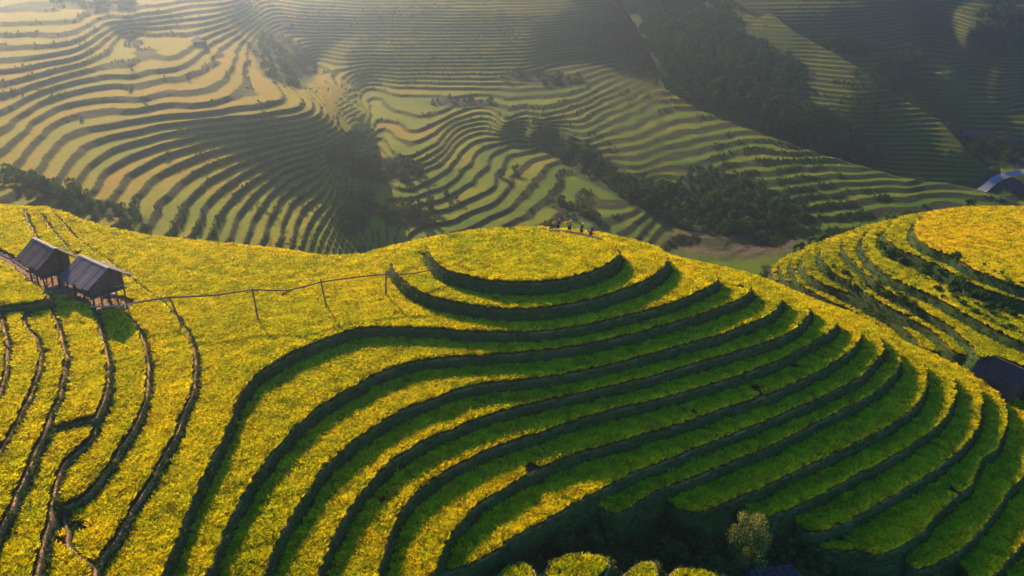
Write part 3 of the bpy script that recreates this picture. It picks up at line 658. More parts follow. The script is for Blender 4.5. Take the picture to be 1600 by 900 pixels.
def grow_rice():
    X, Y, i, j, kk = RICE_PTS
    m = np.ones(len(X), bool)
    for ex, ey, rx, ry, rot in EXCL:
        c, s = math.cos(rot), math.sin(rot); a = (X - ex) * c + (Y - ey) * s; b = -(X - ex) * s + (Y - ey) * c
        m &= (a / rx) ** 2 + (b / ry) ** 2 > 1
    # thin patches
    m &= (fbm(X, Y, 0.5, 77) > -1.15)
    top = empty('rice_crop'); tag(top, 'ripening yellow rice standing on the treads of the near terraces', kind='stuff')
    for k in np.unique(kk):
        sel = m & (kk == k)
        if sel.sum() < 20: continue
        P = np.stack([X[sel], Y[sel], Hd[j[sel], i[sel]] - 0.02], 1)
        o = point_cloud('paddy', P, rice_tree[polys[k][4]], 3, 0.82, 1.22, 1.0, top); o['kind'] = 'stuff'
        fattr(o, 'ton', np.full(sel.sum(), random.uniform(-0.05, 0.04)) + 0.10 * np.clip(1.2 - OWN[j[sel], i[sel]], 0, 0.9) + np.random.normal(0, 0.035, sel.sum()))
    return m.sum()
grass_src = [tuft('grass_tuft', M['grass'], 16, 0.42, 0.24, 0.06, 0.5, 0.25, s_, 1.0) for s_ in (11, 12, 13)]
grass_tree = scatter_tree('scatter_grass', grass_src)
def grow_grass():
    bx = [sample(-90, 95, 52, 118, 0.25), sample(-130, 150, 118, 200, 0.42)]
    X, Y, i, j = [np.concatenate([b[q] for b in bx]) for q in range(4)]
    tr = RICE[j, i]; bk = BANK[j, i]; sl_ = IDX[j, i] < 0
    keep = (bk & (np.random.rand(len(X)) < 0.75)) | (sl_ & (np.random.rand(len(X)) < 0.5)) | ((~tr) & (~bk) & (~sl_) & (OWN[j, i] > 0.5) & (np.random.rand(len(X)) < 0.5))
    keep &= fbm(X, Y, 0.8, 91) > -0.8
    P = np.stack([X[keep], Y[keep], Hd[j[keep], i[keep]] - 0.03], 1)
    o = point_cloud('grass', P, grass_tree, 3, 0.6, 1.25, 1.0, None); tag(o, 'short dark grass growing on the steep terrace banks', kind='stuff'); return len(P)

# ------------------------------------------------------------------ more materials
def m_foliage(name, dark, mid, light, trans=0.3):
    n = NT(name); a = n.attr('tint'); r = n.n('ShaderNodeObjectInfo').outputs['Random']
    f = n.math('ADD', n.math('MULTIPLY', a, 0.7), n.math('MULTIPLY', r, 0.3))
    return n.done(n.leaf(n.ramp(f, [(0.1, dark), (0.5, mid), (0.9, light)]), trans, 0.9, 0.03))
def m_simple(name, c1, c2, scale=6.0, rough=0.85, spec=0.2, bstr=0.4, vec='obj', bd=0.02):
    n = NT(name); p = n.obj() if vec == 'obj' else n.pos(); ns = n.noise(scale, 5, p, 0.65)
    return n.done(n.bsdf(n.ramp(ns, [(0.3, c1), (0.7, c2)]), rough, spec, ns, bstr, bd))
def m_wood():
    n = NT('weathered_wood'); p = n.obj()
    mp = n.n('ShaderNodeMapping'); n.t.links.new(p, mp.inputs[0]); mp.inputs['Scale'].default_value = (7, 7, 0.9)
    ns = n.noise(2.5, 6, mp.outputs[0], 0.7); r = n.n('ShaderNodeObjectInfo').outputs['Random']
    col = n.mix(r, n.ramp(ns, [(0.3, (0.03, 0.019, 0.012)), (0.7, (0.10, 0.065, 0.038))]), n.ramp(ns, [(0.3, (0.04, 0.026, 0.018)), (0.7, (0.15, 0.10, 0.06))]))
    return n.done(n.bsdf(col, 0.85, 0.2, ns, 0.5, 0.02))
M.update(
    leaf_far=m_foliage('far_leaves', (0.02, 0.06, 0.008), (0.06, 0.13, 0.014), (0.14, 0.22, 0.025)),
    leaf_near=m_foliage('dark_leaves', (0.012, 0.045, 0.012), (0.03, 0.10, 0.02), (0.08, 0.18, 0.03)),
    leaf_bush=m_foliage('bush_leaves', (0.02, 0.06, 0.008), (0.06, 0.13, 0.014), (0.16, 0.21, 0.03), 0.4),
    leaf_blossom=m_foliage('tree_leaves_painted_sun', (0.02, 0.055, 0.010), (0.09, 0.13, 0.018), (0.42, 0.33, 0.09), 0.35),
    bark=m_simple('bark', (0.05, 0.035, 0.025), (0.12, 0.09, 0.065), 9),
    wood=m_wood(), bamboo=m_simple('bamboo', (0.22, 0.15, 0.08), (0.42, 0.31, 0.18), 5, 0.55, 0.4),
    pole=m_simple('dark_pole_wood', (0.07, 0.045, 0.025), (0.16, 0.10, 0.055), 7),
    roof_blue=m_simple('faded_blue_roofing', (0.016, 0.016, 0.024), (0.050, 0.050, 0.070), 1.6, 0.6, 0.35),
    roof_brown=m_simple('grey_brown_roofing', (0.028, 0.020, 0.019), (0.075, 0.055, 0.048), 2.0, 0.8, 0.2),
    roof_dark=m_simple('dark_fibre_cement', (0.045, 0.034, 0.026), (0.12, 0.095, 0.075), 2.0, 0.7, 0.3),
    roof_slate=m_simple('slate_blue_roofing', (0.018, 0.02, 0.026), (0.038, 0.042, 0.052), 2.0, 0.95, 0.05),
    roof_pale=m_simple('pale_roofing', (0.05, 0.055, 0.06), (0.09, 0.095, 0.10), 1.5, 0.95, 0.02),
    earth=m_simple('bare_earth', (0.13, 0.07, 0.04), (0.27, 0.16, 0.10), 1.7, 0.95, 0.1, 0.6, 'pos', 0.06),
    rock=m_simple('pale_stone', (0.09, 0.07, 0.055), (0.24, 0.20, 0.16), 3.0, 0.9, 0.2),
    river=m_simple('river_water', (0.12, 0.13, 0.14), (0.22, 0.24, 0.26), 0.25, 0.8, 0.1, 0.15, 'pos', 0.1),
    skin=m_simple('skin', (0.35, 0.20, 0.13), (0.42, 0.25, 0.16), 20), indigo=m_simple('indigo_cloth', (0.006, 0.006, 0.009), (0.014, 0.013, 0.020), 12),
    pink=m_simple('pink_scarf_cloth', (0.60, 0.10, 0.18), (0.75, 0.22, 0.30), 12), palepink=m_simple('pale_scarf_cloth', (0.62, 0.40, 0.42), (0.78, 0.62, 0.60), 12),
    magenta=m_simple('magenta_scarf_cloth', (0.50, 0.06, 0.40), (0.62, 0.16, 0.50), 12), wicker=m_simple('wicker', (0.16, 0.09, 0.04), (0.32, 0.20, 0.09), 25),
    straw=m_simple('cut_rice', (0.60, 0.42, 0.02), (0.82, 0.60, 0.05), 14), white=m_simple('white_cloth', (0.6, 0.58, 0.55), (0.75, 0.72, 0.7), 12),
    daylight_sack=m_simple('white_sack', (0.4, 0.38, 0.35), (0.5, 0.48, 0.45), 8))

# ------------------------------------------------------------------ trees and bushes
def tube(v, f, p0, p1, r0, r1, n=6):
    p0, p1 = Vector(p0), Vector(p1); d = (p1 - p0).normalized(); a = d.cross(Vector((0.3, 1, 0.2))).normalized(); b = d.cross(a); k = len(v)
    for p, r in ((p0, r0), (p1, r1)):
        for i in range(n): t = 6.2832 * i / n; v.append(p + a * (r * math.cos(t)) + b * (r * math.sin(t)))
    for i in range(n): f.append((k + i, k + (i + 1) % n, k + n + (i + 1) % n, k + n + i))
    f.append(tuple(k + n + i for i in range(n))); f.append(tuple(k + n - 1 - i for i in range(n)))
def crown_mesh(name, mat, seed, W, Hc, z0, nclump, nleaf, size, link=False, flat=1.0, tips=False):
    rs = random.Random(seed); v, f, tint = [], [], []; cl = []
    for c in range(nclump):
        a = rs.uniform(0, 6.283); zf = rs.random(); rad = W * math.sqrt(rs.random()) * math.sin(math.pi * (0.18 + 0.72 * zf)) ** 0.7
        cl.append((Vector((rad * math.cos(a), rad * math.sin(a) * rs.uniform(0.8, 1.1), z0 + Hc * zf)), W * rs.uniform(0.22, 0.42), rs.random()))
    for c, r, tt in cl:
        for l in range(nleaf):
            d = Vector((rs.gauss(0, 1), rs.gauss(0, 1), rs.gauss(0, 0.8) + 0.25)).normalized(); p = c + Vector((d.x, d.y, d.z * flat)) * (r * rs.uniform(0.55, 1.08))
            n_ = (d + Vector((rs.uniform(-.8, .8), rs.uniform(-.8, .8), rs.uniform(-.3, .9)))).normalized(); a = n_.cross(Vector((0.1, 0.2, 1))).normalized(); b = n_.cross(a)
            s = size * rs.uniform(0.6, 1.3); ang = rs.uniform(0, 3.14); a, b = a * math.cos(ang) + b * math.sin(ang), b * math.cos(ang) - a * math.sin(ang)
            k = len(v); v += [p - a * s * 0.5, p - b * s * 0.28 + n_ * s * 0.1, p + a * s * 0.5, p + b * s * 0.28 + n_ * s * 0.1]; f.append((k, k + 1, k + 2, k + 3))
            tv = min(1, max(0, (0.0 if tips else 0.12) + 0.33 * tt + rs.uniform(-0.2, 0.25) + (0.45 if tips and (p.z - z0) > 0.66 * Hc and rs.random() < 0.42 else 0)))  # with tips, upper leaves get a paler tint standing for sunlight
            tint += [tv] * 4
    o = mesh_obj(name, v, f, mat, link=link); fattr(o, 'tint', tint); return o, cl
def trunk_mesh(name, seed, h, r, cl, link=False):
    rs = random.Random(seed); v, f = [], []; p = Vector((0, 0, -0.6)); pts = [p]
    for i in range(3): p = p + Vector((rs.uniform(-.1, .1) * h * .3, rs.uniform(-.1, .1) * h * .3, (h + 0.6) / 3)); pts.append(p)
    for i in range(3): tube(v, f, pts[i], pts[i + 1], r * (1 - i * 0.22), r * (1 - (i + 1) * 0.22), 7)
    for c, rr, t in cl[:9]:
        b = pts[2].lerp(pts[3], rs.random()); m_ = b.lerp(c, 0.55) + Vector((0, 0, -0.05 * h)); tube(v, f, b, m_, r * 0.32, r * 0.2, 5); tube(v, f, m_, c, r * 0.2, r * 0.07, 5)
    return mesh_obj(name, v, f, M['bark'], link=link)
def make_tree(seed, W, Hc, trunk, nclump, nleaf, size, mat, tips=False, tr=None):
    c, cl = crown_mesh('crown', mat, seed, W, Hc, trunk, nclump, nleaf, size, tips=tips); t = trunk_mesh('trunk', seed, trunk + Hc * 0.45, tr or W * 0.09, cl); return c, t
far_trees = [make_tree(s_, 3.0, 6.0, 1.6, 16, 26, 1.05, M['leaf_far']) for s_ in (1, 2, 3, 4)]
bushes_src = [crown_mesh('foliage', M['leaf_bush'], s_, 1.0, 1.1, 0.1, 9, 26, 0.40)[0] for s_ in (21, 22, 23)]
dark_bushes = [crown_mesh('foliage', M['leaf_near'], s_, 1.5, 1.9, 0.1, 12, 50, 0.34)[0] for s_ in (31, 32, 33)]
def stem_mesh(seed, h):
    rs = random.Random(seed); v, f = [], []
    for i in range(6): a = rs.uniform(0, 6.28); tube(v, f, (0.1 * math.cos(a), 0.1 * math.sin(a), -0.3), (h * 0.5 * math.cos(a), h * 0.5 * math.sin(a), h * rs.uniform(0.5, 0.8)), 0.035, 0.012, 4)
    return mesh_obj('stem', v, f, M['bark'], link=False)
stems = [stem_mesh(s_, 1.2) for s_ in (1, 2, 3)]
def put_copy(src, parent, name=None):
    c = src.copy(); COL.objects.link(c); c.parent = parent
    if name: c.name = name
    return c
def place_tree(loc, sc, label, group, name='tree', srcs=None, cat='tree', i=None, zs=1.0, second=None):
    srcs = srcs or far_trees; i = random.randrange(len(srcs)) if i is None else i
    t = empty(name, loc, random.uniform(0, 6.28)); t.scale = (sc, sc, sc * zs); tag(t, label, cat, group)
    if isinstance(srcs[i], tuple): put_copy(srcs[i][0], t); put_copy(srcs[i][1], t)
    else: put_copy(srcs[i], t); put_copy(stems[i % 3], t)
    return t
def far_pt(u, v, f, dz=-1.2):
    L = float(f(np.array([float(u)]), np.array([float(v)]))[0]); x, y = to_z(u, v, L); return (float(x), float(y), L + dz)
ORD = ['first', 'second', 'third', 'fourth', 'fifth', 'sixth', 'seventh', 'eighth', 'ninth', 'tenth', 'eleventh', 'twelfth', 'thirteenth', 'fourteenth', 'fifteenth', 'sixteenth', 'seventeenth', 'eighteenth', 'nineteenth', 'twentieth']
TENS = {2: 'twenty', 3: 'thirty', 4: 'forty', 5: 'fifty'}
def ordinal(n): return ORD[n - 1] if n <= 20 else ({30: 'thirtieth', 40: 'fortieth', 50: 'fiftieth'}[n] if n % 10 == 0 else TENS[n // 10] + '-' + ORD[n % 10 - 1])
def size_word(s, lo, hi): return 'small' if s < lo + (hi - lo) * 0.3 else ('large' if s > hi - (hi - lo) * 0.3 else 'middling')
def name_row(items, noun, where, lo=0, hi=1):
    """items: (u, object); each is told apart by its size and its place counted along the row"""
    for q, (u, o) in enumerate(sorted(items, key=lambda a: a[0])): o['label'] = '%s %s, %s from the left %s' % (size_word(o.scale[0], lo, hi), noun, ordinal(q + 1), where)
random.seed(3)
def cluster(f, cu, cv, ru, rv, rot, n, smin, smax, label, group, zs=1.0):
    items = []
    for _ in range(n):
        r = math.sqrt(random.random()); a = random.uniform(0, 6.283); smin_, smax_ = smin * 0.72, smax * 0.78; x, y = r * ru * math.cos(a), r * rv * math.sin(a); c, s = math.cos(R(rot)), math.sin(R(rot))
        u, v = cu + x * c - y * s, cv + x * s + y * c
        items.append((u, place_tree(far_pt(u, v, f), random.uniform(smin_, smax_), label, group, zs=zs)))
    name_row(items, 'tree', label, smin * 0.72, smax * 0.78)
cluster(f_main, 600, 268, 66, 12, 0, 20, 0.5, 0.85, 'of the clump beyond the left flank of the mound', 'trees clumped beyond the left flank of the mound')
cluster(f_main, 560, 330, 26, 48, 30, 12, 0.55, 0.85, 'at the foot of the big left slope', 'trees below the foot of the big left slope')
cluster(f_main, 640, 336, 55, 20, 0, 14, 0.55, 0.85, 'of the dark trees low behind the mound', 'dark trees low behind the mound')
cluster(f_main, 793, 272, 16, 8, 0, 4, 0.55, 0.75, 'on the winding terraces left of the gully', 'small trees among the winding terraces')
cluster(f_main, 700, 305, 14, 6, 0, 3, 0.5, 0.7, 'on the winding terraces just above the oval summit', 'small trees among the winding terraces')
cluster(f_main, 930, 258, 120, 15, 34, 34, 0.5, 0.9, 'in the wooded gully behind the people', 'trees in the gully behind the people')
cluster(f_main, 1085, 320, 130, 22, 18, 34, 0.55, 0.95, 'in the dark wood above the dry paddies', 'trees in the wood above the dry paddies')
cluster(f_main, 1215, 335, 50, 16, 8, 9, 0.6, 0.9, 'on the shaded foot of the long spur', 'trees at the foot of the long terraced spur')
cluster(f_main, 110, 320, 125, 5, 17, 22, 0.36, 0.52, 'of the row behind the crest above the huts', 'row of trees behind the crest above the huts', 0.7)
cluster(f_main, 440, 92, 16, 45, -48, 12, 0.5, 0.9, 'in the clump fading into bright haze', 'trees fading into the bright haze')
cluster(f_main, 150, 8, 75, 6, 0, 12, 0.8, 1.2, 'of the hazy row above the top left terraces', 'hazy trees at the top left')
cluster(f_main, 240, 130, 200, 60, -15, 9, 0.3, 0.5, 'scattered over the big left slope', 'shrubs on the banks of the big left slope')
cluster(f_main, 870, 125, 60, 10, 0, 8, 0.5, 0.8, 'on the dark strip between the upper terraces', 'trees between the upper terraces')
cluster(f_main, 960, 60, 70, 30, 25, 16, 0.7, 1.1, 'in the misty wood at the top centre', 'trees in the misty wood at the top centre')
cluster(f_spur, 1345, 238, 26, 8, 10, 5, 0.8, 1.1, 'at the foot of the shaded wooded spur', 'round trees under the wooded spur')
cluster(f_ridge, 1425, 95, 12, 22, 0, 7, 1.0, 1.6, 'of the tall clump among the bluish far terraces', 'tall trees among the far terraces')
cluster(f_ridge, 1560, 238, 60, 12, 0, 10, 0.8, 1.2, 'beside the houses above the river', 'trees beside the houses above the river')
# the wood that covers the shaded spur: too many to count
def forest(sheet, n, name, label, rect):
    W = np.empty(len(sheet.data.vertices), np.float32); sheet.data.attributes['wild'].data.foreach_get('value', W)
    Vv = np.empty(len(W) * 3, np.float32); sheet.data.vertices.foreach_get('co', Vv); Vv = Vv.reshape(-1, 3)
    rv = np.array([far_pt(u, v, f_spur)[:2] for u, v in ((1530, 298), (1548, 286), (1565, 279), (1585, 273), (1610, 269), (1640, 265))]); rd = np.min([np.hypot(Vv[:, 0] - a, Vv[:, 1] - b) for a, b in rv], 0)
    ok = np.where((rd > 13) & (W > 0.55) & (Vv[:, 1] < 700) & (np.abs(Vv[:, 0]) < 0.75 * Vv[:, 1]))[0]
    wgt = Vv[ok, 1] ** 0.0; s = np.random.choice(ok, min(n, len(ok)), replace=False)
    P = Vv[s] + np.random.uniform(-1, 1, (len(s), 3)) * (1.2, 1.2, 0) - (0, 0, 1.0)
    o = point_cloud(name, P, forest_tree, 4, 0.25, 0.62, 0.95, None); tag(o, label, kind='stuff')
far_joined = []
for c_, t_ in far_trees:
    v_ = [x.co.copy() for x in c_.data.vertices] + [x.co.copy() for x in t_.data.vertices]; n0 = len(c_.data.vertices)
    f_ = [tuple(p.vertices) for p in c_.data.polygons] + [tuple(n0 + i for i in p.vertices) for p in t_.data.polygons]
    o_ = mesh_obj('forest_tree', v_, f_, [M['leaf_far'], M['bark']], link=False)
    ti = np.zeros(len(v_), np.float32); b_ = np.empty(n0, np.float32); c_.data.attributes['tint'].data.foreach_get('value', b_); ti[:n0] = b_; fattr(o_, 'tint', ti)
    o_.data.polygons.foreach_set('material_index', np.array([0] * len(c_.data.polygons) + [1] * len(t_.data.polygons), dtype=np.int32)); far_joined.append(o_)
forest_tree = scatter_tree('scatter_forest', far_joined)
forest(far_spur, 2600, 'woods', 'dark wood covering the shaded spur at the upper right', None)
forest(far_main, 1100, 'undergrowth', 'scrub and small trees filling the gullies of the valley side', None)
forest(far_ridge, 500, 'woods', 'misty woodland between the bluish far terraces', None)

def bank_shrubs(sheet, n, label):
    at = {}
    for k in ('wild', 'bank', 'dry'): at[k] = np.empty(len(sheet.data.vertices), np.float32); sheet.data.attributes[k].data.foreach_get('value', at[k])
    Vv = np.empty(len(at['wild']) * 3, np.float32); sheet.data.vertices.foreach_get('co', Vv); Vv = Vv.reshape(-1, 3)
    clump = fbm(Vv[:, 0], Vv[:, 1], 0.06, 61) + 0.6 * fbm(Vv[:, 0], Vv[:, 1], 0.3, 62)
    ok = np.where((at['wild'] < 0.3) & (at['bank'] > 0.5) & (clump > 0.15) & (Vv[:, 1] < 640) & (np.abs(Vv[:, 0]) < 0.7 * Vv[:, 1]))[0]
    s = np.random.choice(ok, min(n, len(ok)), replace=False); P = Vv[s] + np.random.uniform(-1, 1, (len(s), 3)) * (0.7, 0.7, 0) - (0, 0, 0.1)
    tag(point_cloud('weeds', P, forest_tree, 4, 0.06, 0.17, 0.9, None), label, kind='stuff')
bank_shrubs(far_main, 12000, 'weeds and low shrubs on the far terrace banks')
bank_shrubs(far_spur, 2500, 'weeds on the banks of the shaded spur')
bank_shrubs(far_ridge, 2500, 'weeds on the banks of the bluish far terraces')

# the tree below the mound; sunlight on its top is put into leaf colour
bx_, by_, _g = px_ground(1166, 899)
nt_c, nt_t = make_tree(77, 2.3, 4.6, 2.6, 36, 120, 0.26, M['leaf_blossom'], tips=True, tr=0.16)
t_ = empty('tree', (bx_, by_, gz(bx_, by_)), 0.4); tag(t_, 'leafy tree with golden tips tinted as sunlit in the dark hollow at the foot of the mound', 'tree'); t_.scale = (1.0,) * 3
put_copy(nt_c, t_); put_copy(nt_t, t_)
# bushes in the dark hollow
random.seed(11)
for cu, cv, ru, rv, n_, wh in ((840, 862, 60, 12, 9, 'below the long curving bund left of the hollow'), (920, 835, 60, 14, 16, 'in the left part of the shaded hollow'), (990, 835, 70, 20, 24, 'in the middle of the shaded hollow'),
                              (1085, 845, 60, 25, 22, 'just left of the golden tipped tree'), (1215, 850, 40, 25, 10, 'just right of the golden tipped tree'), (1100, 885, 60, 12, 9, 'along the bottom edge left of the blue shed'),
                              (1300, 888, 60, 8, 9, 'along the bottom edge right of the blue shed'), (760, 880, 25, 10, 4, 'under the lowest tread of the mound')):
    items = []
    for _ in range(n_):
        u, v = cu + random.uniform(-ru, ru), cv + random.uniform(-rv, rv); x, y, z = px_ground(u, v)
        if IDX[min(np.searchsorted(YS, y), NY - 1), int((x / y - T[0]) / DT)] >= 0: continue
        items.append((u, place_tree((x, y, z - 0.15), random.uniform(0.5, 1.1), 'dark bush', 'bushes in the shaded hollow', 'bush', dark_bushes, 'bush')))
    name_row(items, 'dark bush', wh, 0.5, 1.1)
# bushes and shrubs on the hill at the right
def rb(u, v, z0, sc, label, group=None, srcs=None, name='bush'):
    x, y, z = px_ground(u, v, z0); return place_tree((x, y, z - 0.1), sc, label, group, name, srcs or bushes_src, 'bush')
rb(1395, 336, -14.5, 1.5, 'round tan green bush alone on the skyline of the right hill')
rb(1519, 322, -13.5, 1.6, 'leafy bush on the top edge of the golden field on the right hill')
sky_row = []
for u, v, s_ in ((1248, 384, 1.3), (1258, 379, 1.2), (1270, 377, 1.5), (1284, 372, 1.6), (1292, 369, 1.5), (1320, 361, 0.9), (1333, 358, 0.8), (1345, 354, 0.8)):
    sky_row.append((u, rb(u, v, -17, s_, 'bush', 'bushes along the skyline of the right hill')))
name_row(sky_row, 'bush', 'along the left skyline of the right hill', 0.8, 1.6)
random.seed(5)
for (u0, v0), (u1, v1), wv, n_, wh in (((1372, 385), (1470, 450), 9, 20, 'on the upper bank of the right hill'), ((1440, 425), (1600, 520), 22, 48, 'in the broad overgrown bank of the right hill'),
                                   ((1480, 395), (1600, 455), 7, 14, 'just under the golden field of the right hill'), ((1290, 424), (1345, 455), 8, 12, 'on the brown knoll low on the right hill'),
                                   ((1345, 440), (1440, 490), 7, 14, 'on the bank right of the brown knoll'), ((1480, 455), (1600, 500), 12, 14, 'near the frame edge below the golden field')):
    items = []
    for _ in range(n_):
        t = random.random(); u = u0 + (u1 - u0) * t + random.uniform(-6, 6); items.append((u, rb(u, v0 + (v1 - v0) * t + random.uniform(-wv, wv), -17, random.uniform(0.45, 1.15), 'shrub', 'shrubs on the banks of the right hill')))
    name_row(items, 'shrub', wh, 0.45, 1.15)

# ------------------------------------------------------------------ stilt huts
def prism(v, f, pts, depth):
    """a slab: polygon pts extruded by the vector depth"""
    k = len(v); n = len(pts); v += [Vector(p) for p in pts] + [Vector(p) + Vector(depth) for p in pts]
    f.append(tuple(k + i for i in range(n))[::-1]); f.append(tuple(k + n + i for i in range(n)))
    for i in range(n): f.append((k + i, k + (i + 1) % n, k + n + (i + 1) % n, k + n + i))
def bx(v, f, lo, hi): prism(v, f, [(lo[0], lo[1], lo[2]), (hi[0], lo[1], lo[2]), (hi[0], hi[1], lo[2]), (lo[0], hi[1], lo[2])], (0, 0, hi[2] - lo[2]))
def part(name, fn, mat, parent, **kw):
    v, f = [], []; fn(v, f); return mesh_obj(name, v, f, mat, parent, **kw)
def hut(loc, rz, label, L, Wd, rise, wall, stilt, over, roofmat, seed, bodyw, open_door=True):
    """x: across the gable, y: along the ridge, gable at -y faces the camera"""
    rs = random.Random(seed); t = empty('stilt_hut', loc, rz); tag(t, label, 'hut', None)
    hb = bodyw / 2; fl = stilt; ez = fl + wall; rz_ = ez + rise; y0, y1 = -L / 2, L / 2
    for sx in (-1, 0, 1):
        for yy in (y0 + 0.5, 0, y1 - 0.5):
            gx, gy = sx * (hb - 0.15), yy
            w = Matrix.Rotation(rz, 3, 'Z') @ Vector((gx, gy, 0)); g = gz(loc[0] + w.x, loc[1] + w.y) - loc[2]
            part('post', lambda v, f: tube(v, f, (gx + rs.uniform(-.05, .05), gy, g - 0.3), (gx, gy, fl + 0.05), 0.13, 0.10, 7), M['wood'], t)
    part('floor', lambda v, f: (bx(v, f, (-hb - 0.15, y0 + 0.1, fl), (hb + 0.15, y1 - 0.1, fl + 0.14)), bx(v, f, (-hb - 0.25, y0 + 0.4, fl - 0.2), (hb + 0.25, y0 + 0.6, fl - 0.003)), bx(v, f, (-hb - 0.25, y1 - 0.6, fl - 0.2), (hb + 0.25, y1 - 0.4, fl - 0.003))), M['wood'], t)
    # gable walls of upright planks following the roof slope
    nb = 13; pw = 2 * hb / nb
    def ztop(x): return ez + rise * (1 - abs(x) / (Wd / 2)) - 0.16
    for yy, s in ((y0 + 0.55, 1), (y1 - 0.55, -1)):
        for i in range(nb):
            if s == 1 and open_door and i in (5, 6): continue
            xa = -hb + i * pw + 0.012; xb = xa + pw - 0.03; j = rs.uniform(-.025, .025)
            part('plank', lambda v, f: prism(v, f, [(xa, yy + j, fl + 0.14), (xb, yy + j, fl + 0.14), (xb, yy + j, ztop(xb)), ((xa + xb) / 2, yy + j, ztop((xa + xb) / 2)), (xa, yy + j, ztop(xa))], (0, 0.05 * s, 0)), M['wood'], t)
        if s == 1 and open_door:
            xa = -hb + 5 * pw; xb = xa + 2 * pw
            part('door', lambda v, f: (bx(v, f, (xa + 0.03, yy + 0.10, fl + 0.14), (xb - 0.03, yy + 0.15, fl + wall * 0.95)),), M['wood'], t)
            part('lintel', lambda v, f: prism(v, f, [(xa, yy, fl + wall * 0.97), (xb, yy, fl + wall * 0.97), (xb, yy, ztop(xb)), (xa, yy, ztop(xa))], (0, 0.07, 0)), M['wood'], t)
    for sx in (-1, 1):
        n2 = 12; pl = (L - 1.1) / n2
        def side(v, f):
            for i in range(n2):
                a = y0 + 0.55 + i * pl; bx(v, f, (min(sx * hb, sx * (hb - 0.05)), a + 0.02, fl + 0.14), (max(sx * hb, sx * (hb - 0.05)), a + pl - 0.02, ztop(hb) - 0.05 + rs.uniform(-.03, .0)))
        part('side_wall', side, M['wood'], t)
    # roof: overlapping corrugated sheets on each side, ridge cap, rafters
    for sx in (-1, 1):
        ns = 6; wy = (L + 2 * over * 0.6) / ns
        for i in range(ns):
            ya = y0 - over * 0.6 + i * wy
            def sheet(v, f):
                m = 8; dz = 0.03 * (i % 2); slip = rs.uniform(-0.12, 0.12); k = len(v); ex = Wd / 2 + slip
                for row, fr in enumerate((0.0, 0.5, 1.0)):
                    for q in range(m + 1):
                        x = sx * (0.02 + (ex) * fr); y = ya - 0.04 + (wy + 0.08) * q / m; z = rz_ - rise * fr * (ex / (Wd / 2)) + dz + (0.03 if q % 2 else 0) - (0.05 * math.sin(math.pi * fr))
                        v.append(Vector((x, y, z)))
                nn = m + 1
                for row in range(2):
                    for q in range(m): a = k + row * nn + q; f.append((a, a + 1, a + nn + 1, a + nn))
                k2 = len(v); tot = 3 * nn
                for q in range(tot): v.append(v[k + q] - Vector((0, 0, 0.05)))
                for row in range(2):
                    for q in range(m): a = k2 + row * nn + q; f.append((a + nn, a + nn + 1, a + 1, a))
                for q in range(m): f.append((k + 2 * nn + q, k + 2 * nn + q + 1, k2 + 2 * nn + q + 1, k2 + 2 * nn + q))
                for row in range(2):
                    for q in (0, m): a = k + row * nn + q; f.append((a, a + nn, k2 + (row + 1) * nn + q, k2 + row * nn + q))
            part('roof_sheet', sheet, roofmat, t)
        for yy in (y0 - 0.1, 0, y1 + 0.1):
            part('rafter', lambda v, f: prism(v, f, [(sx * 0.1, yy, rz_ - 0.10), (sx * (Wd / 2 - 0.15), yy, ez - 0.03), (sx * (Wd / 2 - 0.15), yy, ez - 0.15), (sx * 0.1, yy, rz_ - 0.22)], (0, 0.1, 0)), M['wood'], t)
    part('ridge_cap', lambda v, f: (prism(v, f, [(-0.22, y0 - over * 0.6, rz_ - 0.02), (0, y0 - over * 0.6, rz_ + 0.10), (0.22, y0 - over * 0.6, rz_ - 0.02), (0, y0 - over * 0.6, rz_ + 0.03)], (0, L + over * 1.2, 0))), M['bamboo'], t)
    # braces between the stilts
    part('brace', lambda v, f: tube(v, f, (-hb, y0 + 0.5, 0.3), (0, y0 + 0.5, fl - 0.1), 0.05, 0.04, 5), M['wood'], t)
    part('brace', lambda v, f: tube(v, f, (hb, y0 + 0.5, 0.25), (0, y0 + 0.5, fl - 0.1), 0.05, 0.04, 5), M['wood'], t)
    part('railing', lambda v, f: (tube(v, f, (hb * 0.35, y0 - 0.15, fl + 0.7), (hb + 0.3, y0 - 0.15, fl + 0.65), 0.045, 0.04, 5), tube(v, f, (hb + 0.25, y0 - 0.15, fl - 0.1), (hb + 0.25, y0 - 0.15, fl + 0.7), 0.045, 0.04, 5)), M['bamboo'], t)
    return t
def place_hut(apex_px, eaveL_px, back_px, label, roofmat, seed, ridge_z, rise, wall, stilt, over, widen=1.0):
    ax, ay = on_ground(*apex_px, ridge_z); ex, ey = on_ground(*eaveL_px, ridge_z - rise); bxx, byy = on_ground(*back_px, ridge_z)
    d = Vector((bxx - ax, byy - ay, 0)); L = d.length - over * 1.2; dn = d.normalized(); nrm = Vector((dn.y, -dn.x, 0))
    half = abs((Vector((ex, ey, 0)) - Vector((ax, ay, 0))).dot(nrm)) * widen
    c = Vector((ax, ay, 0)) + dn * (d.length / 2); g = ridge_z - rise - wall - stilt
    rz = math.atan2(-dn.x, dn.y)
    0 and print('HUT', c, 'ridge len', d.length, 'half', half, 'ground', g, gz(c.x, c.y), 'yaw', math.degrees(rz))
    return hut(Vector((c.x, c.y, g)), rz, label, max(L, 2.5), half * 2 * 0.94, rise, wall, stilt, over, roofmat, seed, half * 2 * 0.64), c
hutB, cB = place_hut((169.6, 418.5), (135.4, 458), (124.5, 398.2), 'nearer stilt hut with faded blue roof and plank gable at the pipe end', M['roof_blue'], 5, 4.0, 2.2, 1.6, 2.1, 1.4)
